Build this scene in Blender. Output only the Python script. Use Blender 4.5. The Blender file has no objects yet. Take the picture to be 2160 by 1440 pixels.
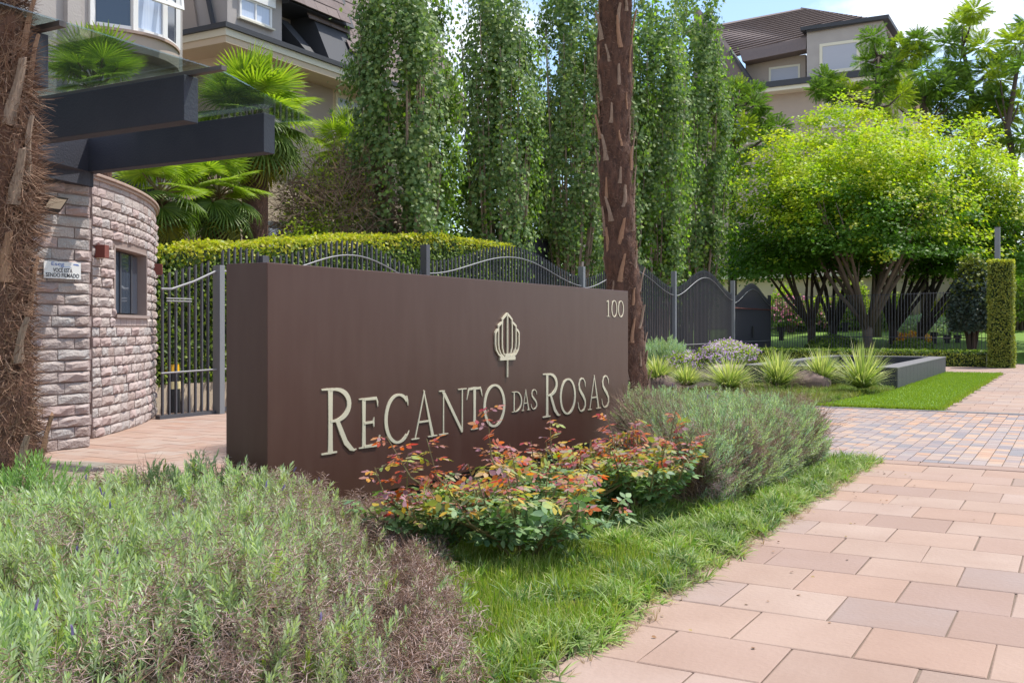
import bpy, math, random
import numpy as np
from mathutils import Vector, Matrix, noise as mnoise

# ---------------------------------------------------------------- camera, sky, sun, exposure
# World frame: x runs along the street, y goes left from the kerb towards the houses, z is up.
SC = bpy.context.scene
COL = SC.collection
F_PX, CX, HOR, CAM_H = 2128.0, 1080.0, 690.0, 1.4
DX, DY = 0.4896, 0.8719
cam_d = bpy.data.cameras.new('camera')
cam = bpy.data.objects.new('camera', cam_d); COL.objects.link(cam)
cam_d.sensor_width = 36.0
cam_d.lens = 36.0 * F_PX / 2160.0
cam_d.shift_y = -(720.0 - HOR) / 2160.0
cam_d.clip_end = 3000.0
cam.location = (0, 0, CAM_H)
cam.rotation_euler = (math.radians(90), 0, math.atan2(DX, DY) - math.radians(90))
SC.camera = cam

SUN_EL = math.radians(64)
sh = Vector((0.80, -0.60, 0)).normalized()
SUN = Vector((sh.x * math.cos(SUN_EL), sh.y * math.cos(SUN_EL), math.sin(SUN_EL)))
sl = bpy.data.lights.new('sun', 'SUN'); sl.energy = 3.6; sl.angle = math.radians(0.5); sl.color = (1.0, 0.95, 0.865)
so = bpy.data.objects.new('sun', sl); COL.objects.link(so)
so.rotation_euler = SUN.to_track_quat('Z', 'Y').to_euler()

world = bpy.data.worlds.new('World'); SC.world = world; world.use_nodes = True
wn = world.node_tree; wn.nodes.clear()
def W_(t): return wn.nodes.new(t)
out = W_('ShaderNodeOutputWorld'); bg = W_('ShaderNodeBackground'); sky = W_('ShaderNodeTexSky')
sky.sky_type = 'NISHITA'; sky.sun_disc = False; sky.sun_elevation = SUN_EL
sky.sun_rotation = math.atan2(SUN.x, SUN.y); sky.air_density = 1.0; sky.dust_density = 0.6; sky.ozone_density = 1.3
bg.inputs['Strength'].default_value = 0.15
tc = W_('ShaderNodeTexCoord'); mp = W_('ShaderNodeMapping'); mp.inputs['Scale'].default_value = (1, 1, 1.9)
mp.inputs['Location'].default_value = (0.35, 0.1, 0.22)
n1 = W_('ShaderNodeTexNoise'); n1.inputs['Scale'].default_value = 3.1; n1.inputs['Detail'].default_value = 9; n1.inputs['Roughness'].default_value = 0.56
cr = W_('ShaderNodeValToRGB'); cr.color_ramp.elements[0].position = 0.50; cr.color_ramp.elements[1].position = 0.64
mx = W_('ShaderNodeMixRGB'); mx.inputs['Color2'].default_value = (6.6, 6.7, 6.9, 1)
wn.links.new(tc.outputs['Generated'], mp.inputs['Vector']); wn.links.new(mp.outputs['Vector'], n1.inputs['Vector'])
wn.links.new(n1.outputs['Fac'], cr.inputs['Fac']); wn.links.new(cr.outputs['Color'], mx.inputs['Fac'])
wn.links.new(sky.outputs['Color'], mx.inputs['Color1']); wn.links.new(mx.outputs['Color'], bg.inputs['Color'])
wn.links.new(bg.outputs['Background'], out.inputs['Surface'])
SC.view_settings.view_transform = 'Standard'; SC.view_settings.look = 'None'
SC.view_settings.exposure = 0.72; SC.view_settings.gamma = 1.0; SC.view_settings.use_curve_mapping = False
SC.cycles.max_bounces = 8; SC.cycles.transparent_max_bounces = 12; SC.cycles.caustics_reflective = False

# ---------------------------------------------------------------- helpers
RNG = np.random.default_rng(11)
random.seed(5)
def uv(X, Y): return (DX * X + DY * Y, -DY * X + DX * Y)            # camera X,Y -> street x,y
def cw(px, py, Y):
    X = (px - CX) / F_PX * Y; u, v = uv(X, Y)
    return Vector((u, v, CAM_H - (py - HOR) / F_PX * Y))
def onv(px, v):                                                     # column px on the plane y = v
    r = (px - CX) / F_PX
    u = (DY + DX * r) * v / (DX - DY * r); return u, DY * u + DX * v
def onu(px, u):
    r = (px - CX) / F_PX
    v = u * (DX - DY * r) / (DY + DX * r); return v, DY * u + DX * v
def zat(py, Y): return CAM_H - (py - HOR) / F_PX * Y

def link(nm, me, parent=None, mats=None):
    o = bpy.data.objects.new(nm, me); COL.objects.link(o)
    if parent is not None: o.parent = parent
    if mats:
        for m in (mats if isinstance(mats, (list, tuple)) else [mats]): me.materials.append(m)
    return o
def tag(o, label=None, cat=None, group=None, kind=None):
    if label: o['label'] = label
    if cat: o['category'] = cat
    if group: o['group'] = group
    if kind: o['kind'] = kind
    return o
def empty(nm, loc, label, cat, group=None):
    o = bpy.data.objects.new(nm, None); COL.objects.link(o); o.location = loc
    o.empty_display_size = 0.1
    return tag(o, label, cat, group)

class MB:
    """simple mesh builder: collects faces, builds ONE mesh object"""
    def __init__(s): s.v = []; s.f = []; s.m = []
    def add(s, vs, fs, m=0):
        b = len(s.v); s.v += [tuple(p) for p in vs]
        for f in fs: s.f.append(tuple(b + i for i in f)); s.m.append(m)
        return s
    def box(s, x0, x1, y0, y1, z0, z1, m=0):
        vs = [(x, y, z) for z in (z0, z1) for y in (y0, y1) for x in (x0, x1)]
        return s.add(vs, [(0, 2, 3, 1), (4, 5, 7, 6), (0, 1, 5, 4), (2, 6, 7, 3), (0, 4, 6, 2), (1, 3, 7, 5)], m)
    def hexa(s, pts, m=0):  # 4 bottom + 4 top, both counter-clockwise
        return s.add(pts, [(3, 2, 1, 0), (4, 5, 6, 7), (0, 1, 5, 4), (1, 2, 6, 5), (2, 3, 7, 6), (3, 0, 4, 7)], m)
    def prism(s, poly, z0, z1, m=0):
        n = len(poly); vs = [(p[0], p[1], z0) for p in poly] + [(p[0], p[1], z1) for p in poly]
        return s.add(vs, [tuple(range(n - 1, -1, -1)), tuple(range(n, 2 * n))] + [(i, (i + 1) % n, n + (i + 1) % n, n + i) for i in range(n)], m)
    def tube(s, pts, radii, n=6, m=0, cap=True):
        pts = [Vector(p) for p in pts]; vs = []; fs = []
        if not isinstance(radii, (list, tuple)): radii = [radii] * len(pts)
        up = Vector((0.13, 0.31, 0.94)); 
        for i, p in enumerate(pts):
            t = (pts[min(i + 1, len(pts) - 1)] - pts[max(i - 1, 0)])
            t = t.normalized() if t.length > 1e-9 else Vector((0, 0, 1))
            a = t.cross(up)
            if a.length < 0.05: a = t.cross(Vector((1, 0, 0)))
            a.normalize(); b = t.cross(a)
            for k in range(n):
                g = 2 * math.pi * k / n
                vs.append(p + (a * math.cos(g) + b * math.sin(g)) * radii[i])
        for i in range(len(pts) - 1):
            for k in range(n):
                fs.append((i * n + k, i * n + (k + 1) % n, (i + 1) * n + (k + 1) % n, (i + 1) * n + k))
        if cap: fs.append(tuple(range(n - 1, -1, -1))); fs.append(tuple((len(pts) - 1) * n + k for k in range(n)))
        return s.add(vs, fs, m)
    def mesh(s, nm, smooth=False):
        me = bpy.data.meshes.new(nm); me.from_pydata(s.v, [], s.f); me.validate()
        if any(s.m): me.polygons.foreach_set('material_index', s.m[:len(me.polygons)])
        if smooth: me.polygons.foreach_set('use_smooth', [True] * len(me.polygons))
        me.update(); return me
    def build(s, nm, mats, parent=None, smooth=False, bevel=0):
        o = link(nm, s.mesh(nm, smooth), parent, mats)
        if bevel:
            b = o.modifiers.new('bevel', 'BEVEL'); b.width = bevel; b.segments = 2; b.limit_method = 'ANGLE'
        return o

class NM:
    """numpy mesh: many copies of small templates merged into one mesh"""
    def __init__(s): s.c = []
    def add(s, tv, tf, pos, rot, scl, m=0):
        pos = np.asarray(pos, float); N = len(pos)
        if N == 0: return s
        scl = np.asarray(scl, float)
        if scl.ndim == 0: scl = np.full((N, 3), float(scl))
        elif scl.ndim == 1: scl = np.repeat(scl[:, None], 3, 1)
        v = np.einsum('nij,nkj->nki', rot, tv[None] * scl[:, None, :]) + pos[:, None, :]
        s.c.append((v.reshape(-1, 3), tf, N, len(tv), m)); return s
    def build(s, nm, mats, parent=None, smooth=False):
        vs = []; loops = []; starts = []; mi = []; base = 0; lb = 0
        for v, tf, N, k, m in s.c:
            vs.append(v); kk = tf.shape[1]
            f = (tf[None] + (np.arange(N) * k)[:, None, None] + base).reshape(-1)
            loops.append(f); nf = N * len(tf)
            starts.append(np.arange(nf) * kk + lb); mi.append(np.full(nf, m)); lb += nf * kk; base += len(v)
        V = np.concatenate(vs).astype(np.float32); L = np.concatenate(loops).astype(np.int32)
        S = np.concatenate(starts).astype(np.int32); M = np.concatenate(mi).astype(np.int32)
        me = bpy.data.meshes.new(nm)
        me.vertices.add(len(V)); me.vertices.foreach_set('co', V.ravel())
        me.loops.add(len(L)); me.loops.foreach_set('vertex_index', L)
        me.polygons.add(len(S)); me.polygons.foreach_set('loop_start', S)
        me.polygons.foreach_set('material_index', M)
        if smooth: me.polygons.foreach_set('use_smooth', np.ones(len(S), bool))
        me.update(calc_edges=True)
        return link(nm, me, parent, mats)

def basis(zd, spin=None):
    """rotation matrices whose local +Z points along zd, random spin"""
    zd = np.asarray(zd, float); zd = zd / np.maximum(np.linalg.norm(zd, axis=1, keepdims=True), 1e-9)
    N = len(zd)
    a = RNG.normal(size=(N, 3)); a -= (a * zd).sum(1, keepdims=True) * zd; a /= np.linalg.norm(a, axis=1, keepdims=True)
    b = np.cross(zd, a)
    return np.stack([a, b, zd], axis=2)
def face_basis(nrm, up):
    """local +Z along nrm, local +Y close to up"""
    z = nrm / np.maximum(np.linalg.norm(nrm, axis=1, keepdims=True), 1e-9)
    y = up - (up * z).sum(1, keepdims=True) * z; y /= np.maximum(np.linalg.norm(y, axis=1, keepdims=True), 1e-9)
    return np.stack([np.cross(y, z), y, z], axis=2)
def rdir(N): a = RNG.normal(size=(N, 3)); return a / np.linalg.norm(a, axis=1, keepdims=True)
def fnoise(P, sc, seed=0.0):
    return np.array([mnoise.noise(Vector((p[0] * sc + seed, p[1] * sc - seed, p[2] * sc + 3 * seed))) for p in P])

# leaf templates: lie in local XY, stem at origin, tip along +Y, normal +Z
T_LEAF = (np.array([(0, 0, 0), (.30, .42, .05), (0, 1, 0), (-.30, .42, .05)], float), np.array([(0, 1, 2), (0, 2, 3)]))
T_OVAL = (np.array([(0, 0, 0), (.27, .25, .05), (.30, .62, .06), (0, 1, -.02), (-.30, .62, .06), (-.27, .25, .05)], float),
          np.array([(0, 1, 2), (0, 2, 3), (0, 3, 4), (0, 4, 5)]))
def _lobed():
    pts = [(0, 0)]
    for a, r in ((-62, .62), (-38, .42), (-34, .85), (-14, .5), (0, 1.08), (14, .5), (34, .85), (38, .42), (62, .62)):
        a = math.radians(a); pts.append((r * math.sin(a), r * math.cos(a)))
    v = np.array([(x, y, 0.12 * abs(x)) for x, y in pts]); return v, np.array([(0, i, i + 1) for i in range(1, 9)][:])
T_LOBED = _lobed()
def sprig(n=18, ln=.30, w=.035, seed=1, lean=.55, curl=.0):
    """upright lavender like shoot: unit height, narrow leaves round a stem"""
    r = np.random.default_rng(seed); V = []; Fc = []
    V += [(-.012, 0, 0), (.012, 0, 0), (0, .012, .9)]; Fc.append((0, 1, 2))
    for i in range(n):
        t = (i + .5) / n; z = .12 + .72 * t; a = i * 2.4 + r.uniform(-.4, .4)
        l = ln * (1.05 - .45 * t) * r.uniform(.8, 1.15); el = lean + .6 * t + r.uniform(-.15, .15)
        d = np.array([math.cos(a) * math.cos(el), math.sin(a) * math.cos(el), math.sin(el)])
        p = np.array([0, 0, z]); s_ = np.array([-math.sin(a), math.cos(a), 0]) * w
        mid = p + d * l * .55; tip = p + d * l + np.array([math.cos(a), math.sin(a), 0]) * curl * l
        b = len(V); V += [tuple(p), tuple(mid + s_), tuple(tip), tuple(mid - s_)]; Fc += [(b, b + 1, b + 2), (b, b + 2, b + 3)]
    return np.array(V, float), np.array(Fc)
def tuft(n=12, w=.03, seed=1, spread=1.0, droop=.5):
    """clump of arching blades, unit length"""
    r = np.random.default_rng(seed); V = []; Fc = []
    for i in range(n):
        a = r.uniform(0, 2 * math.pi); e = r.uniform(.15, 1.0) * spread; L = r.uniform(.65, 1.05); ww = w * r.uniform(.7, 1.2)
        d = np.array([math.cos(a), math.sin(a), 0]); s_ = np.array([-math.sin(a), math.cos(a), 0])
        b = len(V); o = d * r.uniform(0, .08)
        for k, t in enumerate((0, .35, .7)):
            h = L * (t * math.cos(e * .8) - droop * e * t * t * .55); rr = L * (t * math.sin(e * .8) + droop * e * t * t * .3)
            V += [tuple(o + d * rr + s_ * ww * (1 - .25 * k) + np.array([0, 0, h])), tuple(o + d * rr - s_ * ww * (1 - .25 * k) + np.array([0, 0, h]))]
        t = 1; h = L * (math.cos(e * .8) - droop * e * .55); rr = L * (math.sin(e * .8) + droop * e * .3)
        V += [tuple(o + d * rr + np.array([0, 0, h]))]
        Fc += [(b, b + 1, b + 3), (b, b + 3, b + 2), (b + 2, b + 3, b + 5), (b + 2, b + 5, b + 4), (b + 4, b + 5, b + 6)]
    return np.array(V, float), np.array(Fc)
def twig(n=3, seed=1, r0=.012):
    """thin crooked stem, unit height, 3-sided, with side twigs"""
    r = np.random.default_rng(seed); V = []; Fc = []
    def st(p, d, L, rad, k=3):
        pts = [p]; 
        for j in range(k): 
            d = d + r.normal(size=3) * .22; d /= np.linalg.norm(d); pts.append(pts[-1] + d * L / k)
        b = len(V)
        for j, q in enumerate(pts):
            rr = rad * (1 - .75 * j / k)
            for g in range(3): V.append((q[0] + rr * math.cos(g * 2.1), q[1] + rr * math.sin(g * 2.1), q[2]))
        for j in range(k):
            for g in range(3):
                a0, a1 = b + j * 3 + g, b + j * 3 + (g + 1) % 3
                Fc.append((a0, a1, a1 + 3)); Fc.append((a0, a1 + 3, a0 + 3))
        return pts
    m = st(np.zeros(3), np.array([0, 0, 1.]), 1, r0)
    for i in range(n):
        q = m[1 + i % 2]; a = r.uniform(0, 6.28); st(q, np.array([math.cos(a), math.sin(a), 1.]) / 1.5, .5, r0 * .55, 2)
    return np.array(V, float), np.array(Fc)
SPRIGS = [sprig(26, .30, .021, k, .48 + .14 * (k % 3)) for k in range(5)]
DEADS = [sprig(18, .30, .013, 20 + k, .1, .6) for k in range(3)]
TWIGS = [twig(4, k) for k in range(4)]
TUFTS = [tuft(12, .022, k, 1.1, .9) for k in range(4)]

# ---------------------------------------------------------------- materials
def hexlin(h):
    h = h.lstrip('#'); c = [int(h[i:i + 2], 16) / 255 for i in (0, 2, 4)]
    return tuple(((x + .055) / 1.055) ** 2.4 if x > .04045 else x / 12.92 for x in c)
def mat(nm, c, rough=.7, c2=None, nscale=4.0, nfac=.6, bump=0.0, bscale=40, metal=0.0, spec=.5, stretch=None, detail=6, island=None, objrand=None, coords='Object'):
    m = bpy.data.materials.new(nm); m.use_nodes = True; nt = m.node_tree; b = nt.nodes['Principled BSDF']
    N = nt.nodes.new; L = nt.links.new
    b.inputs['Roughness'].default_value = rough; b.inputs['Metallic'].default_value = metal; b.inputs['Specular IOR Level'].default_value = spec
    col = None
    t = N('ShaderNodeTexCoord'); mpn = N('ShaderNodeMapping'); gw = N('ShaderNodeNewGeometry') if coords == 'World' else None; L(gw.outputs['Position'] if gw else t.outputs[coords], mpn.inputs['Vector'])
    if stretch: mpn.inputs['Scale'].default_value = stretch
    rgb = N('ShaderNodeRGB'); rgb.outputs[0].default_value = (*c, 1); col = rgb.outputs[0]
    if island or objrand:
        rp = N('ShaderNodeValToRGB'); cs = island or objrand
        rp.color_ramp.interpolation = 'LINEAR' if island else 'CONSTANT'
        while len(rp.color_ramp.elements) < len(cs): rp.color_ramp.elements.new(.5)
        for i, cc in enumerate(cs):
            rp.color_ramp.elements[i].position = i / (len(cs) - (1 if island and len(cs) > 1 else 0)); rp.color_ramp.elements[i].color = (*cc, 1)
        if island: g = N('ShaderNodeNewGeometry'); L(g.outputs['Random Per Island'], rp.inputs['Fac'])
        else: g = N('ShaderNodeObjectInfo'); L(g.outputs['Random'], rp.inputs['Fac'])
        col = rp.outputs['Color']
    if c2 is not None:
        ns = N('ShaderNodeTexNoise'); ns.inputs['Scale'].default_value = nscale; ns.inputs['Detail'].default_value = detail
        L(mpn.outputs['Vector'], ns.inputs['Vector'])
        r2 = N('ShaderNodeValToRGB'); r2.color_ramp.elements[0].position = .35; r2.color_ramp.elements[1].position = .68
        L(ns.outputs['Fac'], r2.inputs['Fac'])
        mu = N('ShaderNodeMath'); mu.operation = 'MULTIPLY'; mu.inputs[1].default_value = nfac; L(r2.outputs['Color'], mu.inputs[0])
        mi = N('ShaderNodeMixRGB'); L(mu.outputs[0], mi.inputs['Fac']); L(col, mi.inputs['Color1']); mi.inputs['Color2'].default_value = (*c2, 1)
        col = mi.outputs['Color']
    L(col, b.inputs['Base Color'])
    if bump:
        nb = N('ShaderNodeTexNoise'); nb.inputs['Scale'].default_value = bscale; nb.inputs['Detail'].default_value = 8
        L(mpn.outputs['Vector'], nb.inputs['Vector'])
        bp = N('ShaderNodeBump'); bp.inputs['Strength'].default_value = bump; bp.inputs['Distance'].default_value = .02
        L(nb.outputs['Fac'], bp.inputs['Height']); L(bp.outputs['Normal'], b.inputs['Normal'])
    return m
def leafmat(nm, cols, trans=.35, rough=.45, patch=None, pscale=1.2, spec=.4, tint=(1.0, 1.15, .45)):
    """leaf colours picked per leaf, optional second palette in large patches; thin translucent leaf"""
    m = bpy.data.materials.new(nm); m.use_nodes = True; nt = m.node_tree; N = nt.nodes.new; L = nt.links.new
    b = nt.nodes['Principled BSDF']; o = nt.nodes['Material Output']
    b.inputs['Roughness'].default_value = rough; b.inputs['Specular IOR Level'].default_value = spec
    g = N('ShaderNodeNewGeometry')
    def ramp(cs):
        r = N('ShaderNodeValToRGB')
        while len(r.color_ramp.elements) < len(cs): r.color_ramp.elements.new(.5)
        for i, cc in enumerate(cs):
            r.color_ramp.elements[i].position = i / max(1, len(cs) - 1); r.color_ramp.elements[i].color = (*cc, 1)
        L(g.outputs['Random Per Island'], r.inputs['Fac']); return r.outputs['Color']
    fx = lambda c: (c[0] + .15 * c[1], c[1], c[2] + .03 * c[1]) if c[1] > c[0] else c
    cols = [fx(c) for c in cols]; patch = [fx(c) for c in patch] if patch else None
    rough = max(rough, .5); b.inputs['Roughness'].default_value = rough; b.inputs['Specular IOR Level'].default_value = min(spec, .3)
    col = ramp(cols)
    if patch:
        t = N('ShaderNodeTexCoord'); ns = N('ShaderNodeTexNoise'); ns.inputs['Scale'].default_value = pscale; ns.inputs['Detail'].default_value = 3
        L(t.outputs['Object'], ns.inputs['Vector']); r2 = N('ShaderNodeValToRGB')
        r2.color_ramp.elements[0].position = .42; r2.color_ramp.elements[1].position = .6; L(ns.outputs['Fac'], r2.inputs['Fac'])
        mi = N('ShaderNodeMixRGB'); L(r2.outputs['Color'], mi.inputs['Fac']); L(col, mi.inputs['Color1']); L(ramp(patch), mi.inputs['Color2']); col = mi.outputs['Color']
    L(col, b.inputs['Base Color'])
    tr = N('ShaderNodeBsdfTranslucent'); mt = N('ShaderNodeMixRGB'); mt.blend_type = 'MULTIPLY'; mt.inputs['Fac'].default_value = 1
    L(col, mt.inputs['Color1']); mt.inputs['Color2'].default_value = (tint[0] * 1.6, tint[1] * 1.6, tint[2] * 1.6, 1); L(mt.outputs['Color'], tr.inputs['Color'])
    ms = N('ShaderNodeMixShader'); ms.inputs['Fac'].default_value = trans
    L(b.outputs['BSDF'], ms.inputs[1]); L(tr.outputs['BSDF'], ms.inputs[2]); L(ms.outputs['Shader'], o.inputs['Surface'])
    return m
def glassmat(nm, tint=(.86, .95, .92), refl=1.0):
    m = bpy.data.materials.new(nm); m.use_nodes = True; nt = m.node_tree; N = nt.nodes.new; L = nt.links.new
    nt.nodes.remove(nt.nodes['Principled BSDF']); o = nt.nodes['Material Output']
    t = N('ShaderNodeBsdfTransparent'); t.inputs['Color'].default_value = (*tint, 1)
    g = N('ShaderNodeBsdfGlossy'); g.inputs['Roughness'].default_value = .03
    f = N('ShaderNodeLayerWeight'); f.inputs['Blend'].default_value = .5
    pw = N('ShaderNodeMath'); pw.operation = 'POWER'; pw.inputs[1].default_value = 4.0; L(f.outputs['Facing'], pw.inputs[0])
    mu = N('ShaderNodeMath'); mu.operation = 'MULTIPLY_ADD'; mu.inputs[1].default_value = .5 * refl; mu.inputs[2].default_value = .11; mu.use_clamp = True; L(pw.outputs[0], mu.inputs[0])
    x = N('ShaderNodeMixShader'); L(mu.outputs[0], x.inputs['Fac']); L(t.outputs[0], x.inputs[1]); L(g.outputs[0], x.inputs[2]); L(x.outputs[0], o.inputs['Surface'])
    return m
H = hexlin
M = {}
M['joint'] = mat('joint_mortar', (.20, .15, .115), .95, (.12, .09, .065), 6, .6, bump=.3)
STN = [(r_ * .93, g_ * .885, b_ * .85) for r_, g_, b_ in [(.352, .256, .208), (.365, .272, .226), (.352, .268, .226), (.368, .266, .216), (.330, .238, .196), (.375, .285, .245), (.352, .252, .208), (.372, .272, .224), (.295, .220, .185), (.380, .288, .242), (.355, .245, .195), (.340, .240, .198), (.31, .222, .19), (.335, .262, .235), (.30, .21, .175), (.29, .225, .205), (.38, .26, .20)]]
M['stone'] = mat('pink_sandstone', (.5, .36, .3), .8, (.25, .155, .112), 2.1, .42, bump=.2, bscale=34, objrand=STN, coords='World')
M['paver'] = mat('mixed_slate_paver', (.3, .2, .18), .7, (.26, .2, .19), 9, .35, bump=.15,
                 objrand=[(.20, .175, .19), (.34, .245, .20), (.26, .205, .20), (.40, .235, .15), (.19, .18, .195), (.36, .27, .22), (.29, .22, .20), (.25, .215, .215), (.42, .28, .19), (.31, .25, .23)])
M['paver_stuff'] = mat('mixed_slate_paver_far', (.3, .2, .18), .7, (.26, .2, .19), 9, .35,
                 island=[(.20, .175, .19), (.34, .245, .20), (.26, .205, .20), (.44, .235, .13), (.17, .16, .185), (.36, .27, .22), (.47, .28, .17), (.23, .195, .20)])
M['soil'] = mat('bed_soil', (.060, .040, .030), .95, (.03, .02, .016), 18, .8, bump=.8, bscale=60)
M['ground'] = mat('paved_ground', (.30, .24, .2), .9, (.24, .2, .17), 3, .5)
M['bronze'] = mat('bronze_sign_metal', (.068, .030, .022), .38, (.084, .043, .033), 1.6, .6, bump=.05, bscale=120, metal=.0, spec=.28, stretch=(5, 5, 1))
M['brass'] = mat('pale_brass_letters', (.62, .56, .42), .38, metal=.25)
M['brick'] = mat('split_face_stone', (.35, .27, .25), .88, (.30, .235, .21), 8, .5, bump=.8, bscale=35,
                 coords='World', objrand=[(.42, .365, .345), (.37, .31, .29), (.40, .37, .355), (.36, .28, .255), (.46, .40, .37), (.37, .345, .335), (.43, .36, .335)])
M['brick_stuff'] = mat('split_face_stone_rest', (.35, .27, .25), .88, (.28, .215, .20), 8, .5, bump=.5, bscale=35,
                 island=[(.44, .35, .33), (.38, .28, .26), (.42, .355, .34), (.46, .37, .34)])
M['mortar'] = mat('wall_mortar', (.26, .19, .165), .95, (.2, .15, .13), 12, .5, bump=.4)
M['cap'] = mat('sandstone_cap', (.40, .29, .23), .8, (.30, .22, .18), 10, .5)
M['concrete_dark'] = mat('dark_painted_concrete', (.034, .036, .052), .75, (.048, .050, .066), 3, .5, bump=.25, bscale=45)
M['steel'] = mat('bracket_steel', (.12, .10, .09), .5, metal=.4)
M['rust'] = mat('corten_box', (.19, .052, .038), .75, (.14, .04, .03), 9, .5)
M['fence'] = mat('grey_fence_paint', (.065, .066, .078), .5, (.085, .085, .095), 5, .4)
M['sedum'] = leafmat('sedum_leaf', [(.20, .22, .04), (.12, .20, .04), (.32, .28, .07), (.16, .24, .05)], .2, .6, patch=[(.10, .22, .03), (.16, .28, .04)], pscale=1.5)
M['sheet_grey'] = mat('gate_sheet_grey', (.13, .13, .14), .55)
M['bark_palm2'] = mat('dark_palm_fibre', (.145, .072, .046), .95, (.040, .021, .016), 11, .8, bump=1.0, bscale=60, stretch=(1.6, 1.6, .6))
M['fence_light'] = mat('light_grey_post_paint', (.20, .21, .22), .5)
M['rail'] = mat('pale_rail', (.27, .27, .28), .5, metal=.1)
M['black'] = mat('black_metal', (.018, .018, .02), .5)
M['white'] = mat('white_paint', (.75, .74, .72), .5)
M['cream'] = mat('cream_frame', (.66, .62, .5), .6)
M['stucco_grey'] = mat('grey_stucco', (.40, .365, .345), .9, (.34, .31, .29), 1.2, .5, bump=.35, bscale=25)
M['stucco_cream'] = mat('cream_stucco', (.60, .49, .36), .9, (.54, .44, .33), 1.0, .5, bump=.2)
M['stucco_taupe'] = mat('taupe_stucco', (.40, .33, .28), .9, (.35, .29, .25), 1.0, .5, bump=.2)
M['shingle'] = mat('brown_shingle', (.16, .12, .11), .85, (.20, .155, .145), 5, .5, bump=.3, objrand=[(.160, .122, .114), (.185, .142, .132), (.140, .105, .100), (.17, .132, .126)])
M['dark_trim'] = mat('dark_roof_trim', (.04, .042, .05), .6)
M['pane'] = mat('window_glass', (.05, .065, .09), .06, spec=1.0)
M['curtain'] = mat('white_curtain_pane', (.45, .53, .68), .25, (.62, .68, .78), 30, .6, stretch=(1, 1, .02), spec=.8)
M['blind'] = mat('roller_blind', (.40, .41, .47), .6, (.46, .47, .53), 20, .4, stretch=(.05, .05, 6))
M['glass'] = glassmat('canopy_glass', refl=1.6)
M['glass_edge'] = mat('glass_edge', (.25, .5, .45), .1, spec=1.0)
M['planter'] = mat('dark_planter_stone', (.026, .026, .031), .6, (.05, .05, .055), 6, .5, bump=.15)
M['planter_top'] = mat('planter_top_stone', (.16, .15, .155), .6, (.12, .115, .12), 5, .5)
M['rock'] = mat('brown_boulder', (.16, .105, .09), .9, (.08, .055, .05), 5, .7, bump=.9, bscale=9)
M['bark_palm'] = mat('palm_fibre', (.155, .075, .046), .95, (.06, .030, .021), 14, .75, bump=1.0, bscale=70, stretch=(1.4, 1.4, .7))
M['fibre'] = mat('palm_hair', (.23, .15, .105), .9, island=[(.13, .058, .032), (.22, .115, .068), (.34, .22, .15), (.17, .08, .046)])
M['stub'] = mat('dry_leaf_base', (.42, .24, .14), .85, (.18, .095, .06), 7, .65, bump=.5, stretch=(6, 6, .6))
M['stub_grey'] = mat('grey_leaf_base', (.40, .28, .20), .85, (.10, .07, .05), 6, .6, bump=.5, stretch=(7, 7, .5))
M['bark_grey'] = mat('light_bark', (.22, .16, .13), .9, (.14, .10, .08), 8, .5, bump=.4, stretch=(1, 1, .3))
M['bark_dark'] = mat('dark_bark', (.045, .034, .030), .9, (.025, .02, .018), 8, .5, bump=.4)
M['bark_mid'] = mat('brown_bark', (.10, .07, .055), .9, (.07, .05, .04), 8, .5, bump=.4)
M['lav'] = leafmat('lavender_leaf', [(.20, .34, .18), (.29, .44, .26), (.44, .58, .41), (.22, .39, .14)], .35, .6, patch=[(.25, .36, .20), (.34, .46, .28), (.21, .32, .15)], pscale=2.2)
M['lav_yel'] = leafmat('lavender_leaf_lime', [(.24, .36, .07), (.32, .42, .10), (.18, .32, .07)], .25, .6)
M['lav_blue'] = leafmat('lavender_leaf_bluish', [(.17, .32, .22), (.23, .40, .29), (.34, .50, .39), (.19, .35, .20)], .33, .6, patch=[(.20, .32, .17), (.28, .39, .24)], pscale=3.0)
M['dead'] = leafmat('dry_lavender', [(.22, .145, .12), (.36, .27, .24), (.48, .38, .33), (.17, .10, .08), (.42, .33, .32), (.28, .17, .12)], .1, .8, tint=(1, .8, .6))
M['twig'] = mat('brown_twig', (.17, .09, .06), .9, island=[(.15, .09, .065), (.28, .17, .11), (.36, .26, .19), (.11, .065, .05)])
M['lavflower'] = mat('lavender_flower', (.26, .19, .42), .8, island=[(.22, .16, .36), (.33, .27, .45)])
M['mondo'] = leafmat('mondo_grass', [(.04, .13, .03), (.08, .21, .05), (.15, .30, .06), (.32, .38, .17), (.06, .17, .05)], .25, .4, patch=[(.20, .38, .05), (.36, .40, .16), (.11, .30, .03), (.16, .35, .04)], pscale=2.0)
M['grass'] = leafmat('grass_blade', [(.075, .17, .012), (.12, .25, .015), (.19, .32, .03), (.36, .38, .13), (.10, .21, .012)], .4, .45)
M['straw'] = leafmat('dry_grass', [(.36, .29, .17), (.45, .37, .24), (.27, .17, .09)], .2, .7, tint=(1, .9, .6))
M['lawn'] = mat('lawn', (.12, .22, .022), .9, (.16, .27, .035), 3, .6, bump=.8, bscale=90)
M['lawnblade'] = leafmat('lawn_blade', [(.13, .24, .015), (.18, .30, .02), (.24, .35, .035)], .3, .5)
M['liriope'] = leafmat('striped_liriope', [(.24, .36, .10), (.42, .50, .22), (.56, .60, .34), (.14, .26, .06), (.32, .42, .15)], .3, .4)
M['rose_green'] = leafmat('rose_leaf_green', [(.05, .15, .05), (.09, .24, .07), (.17, .31, .13), (.07, .19, .10)], .22, .3, spec=.7)
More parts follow.
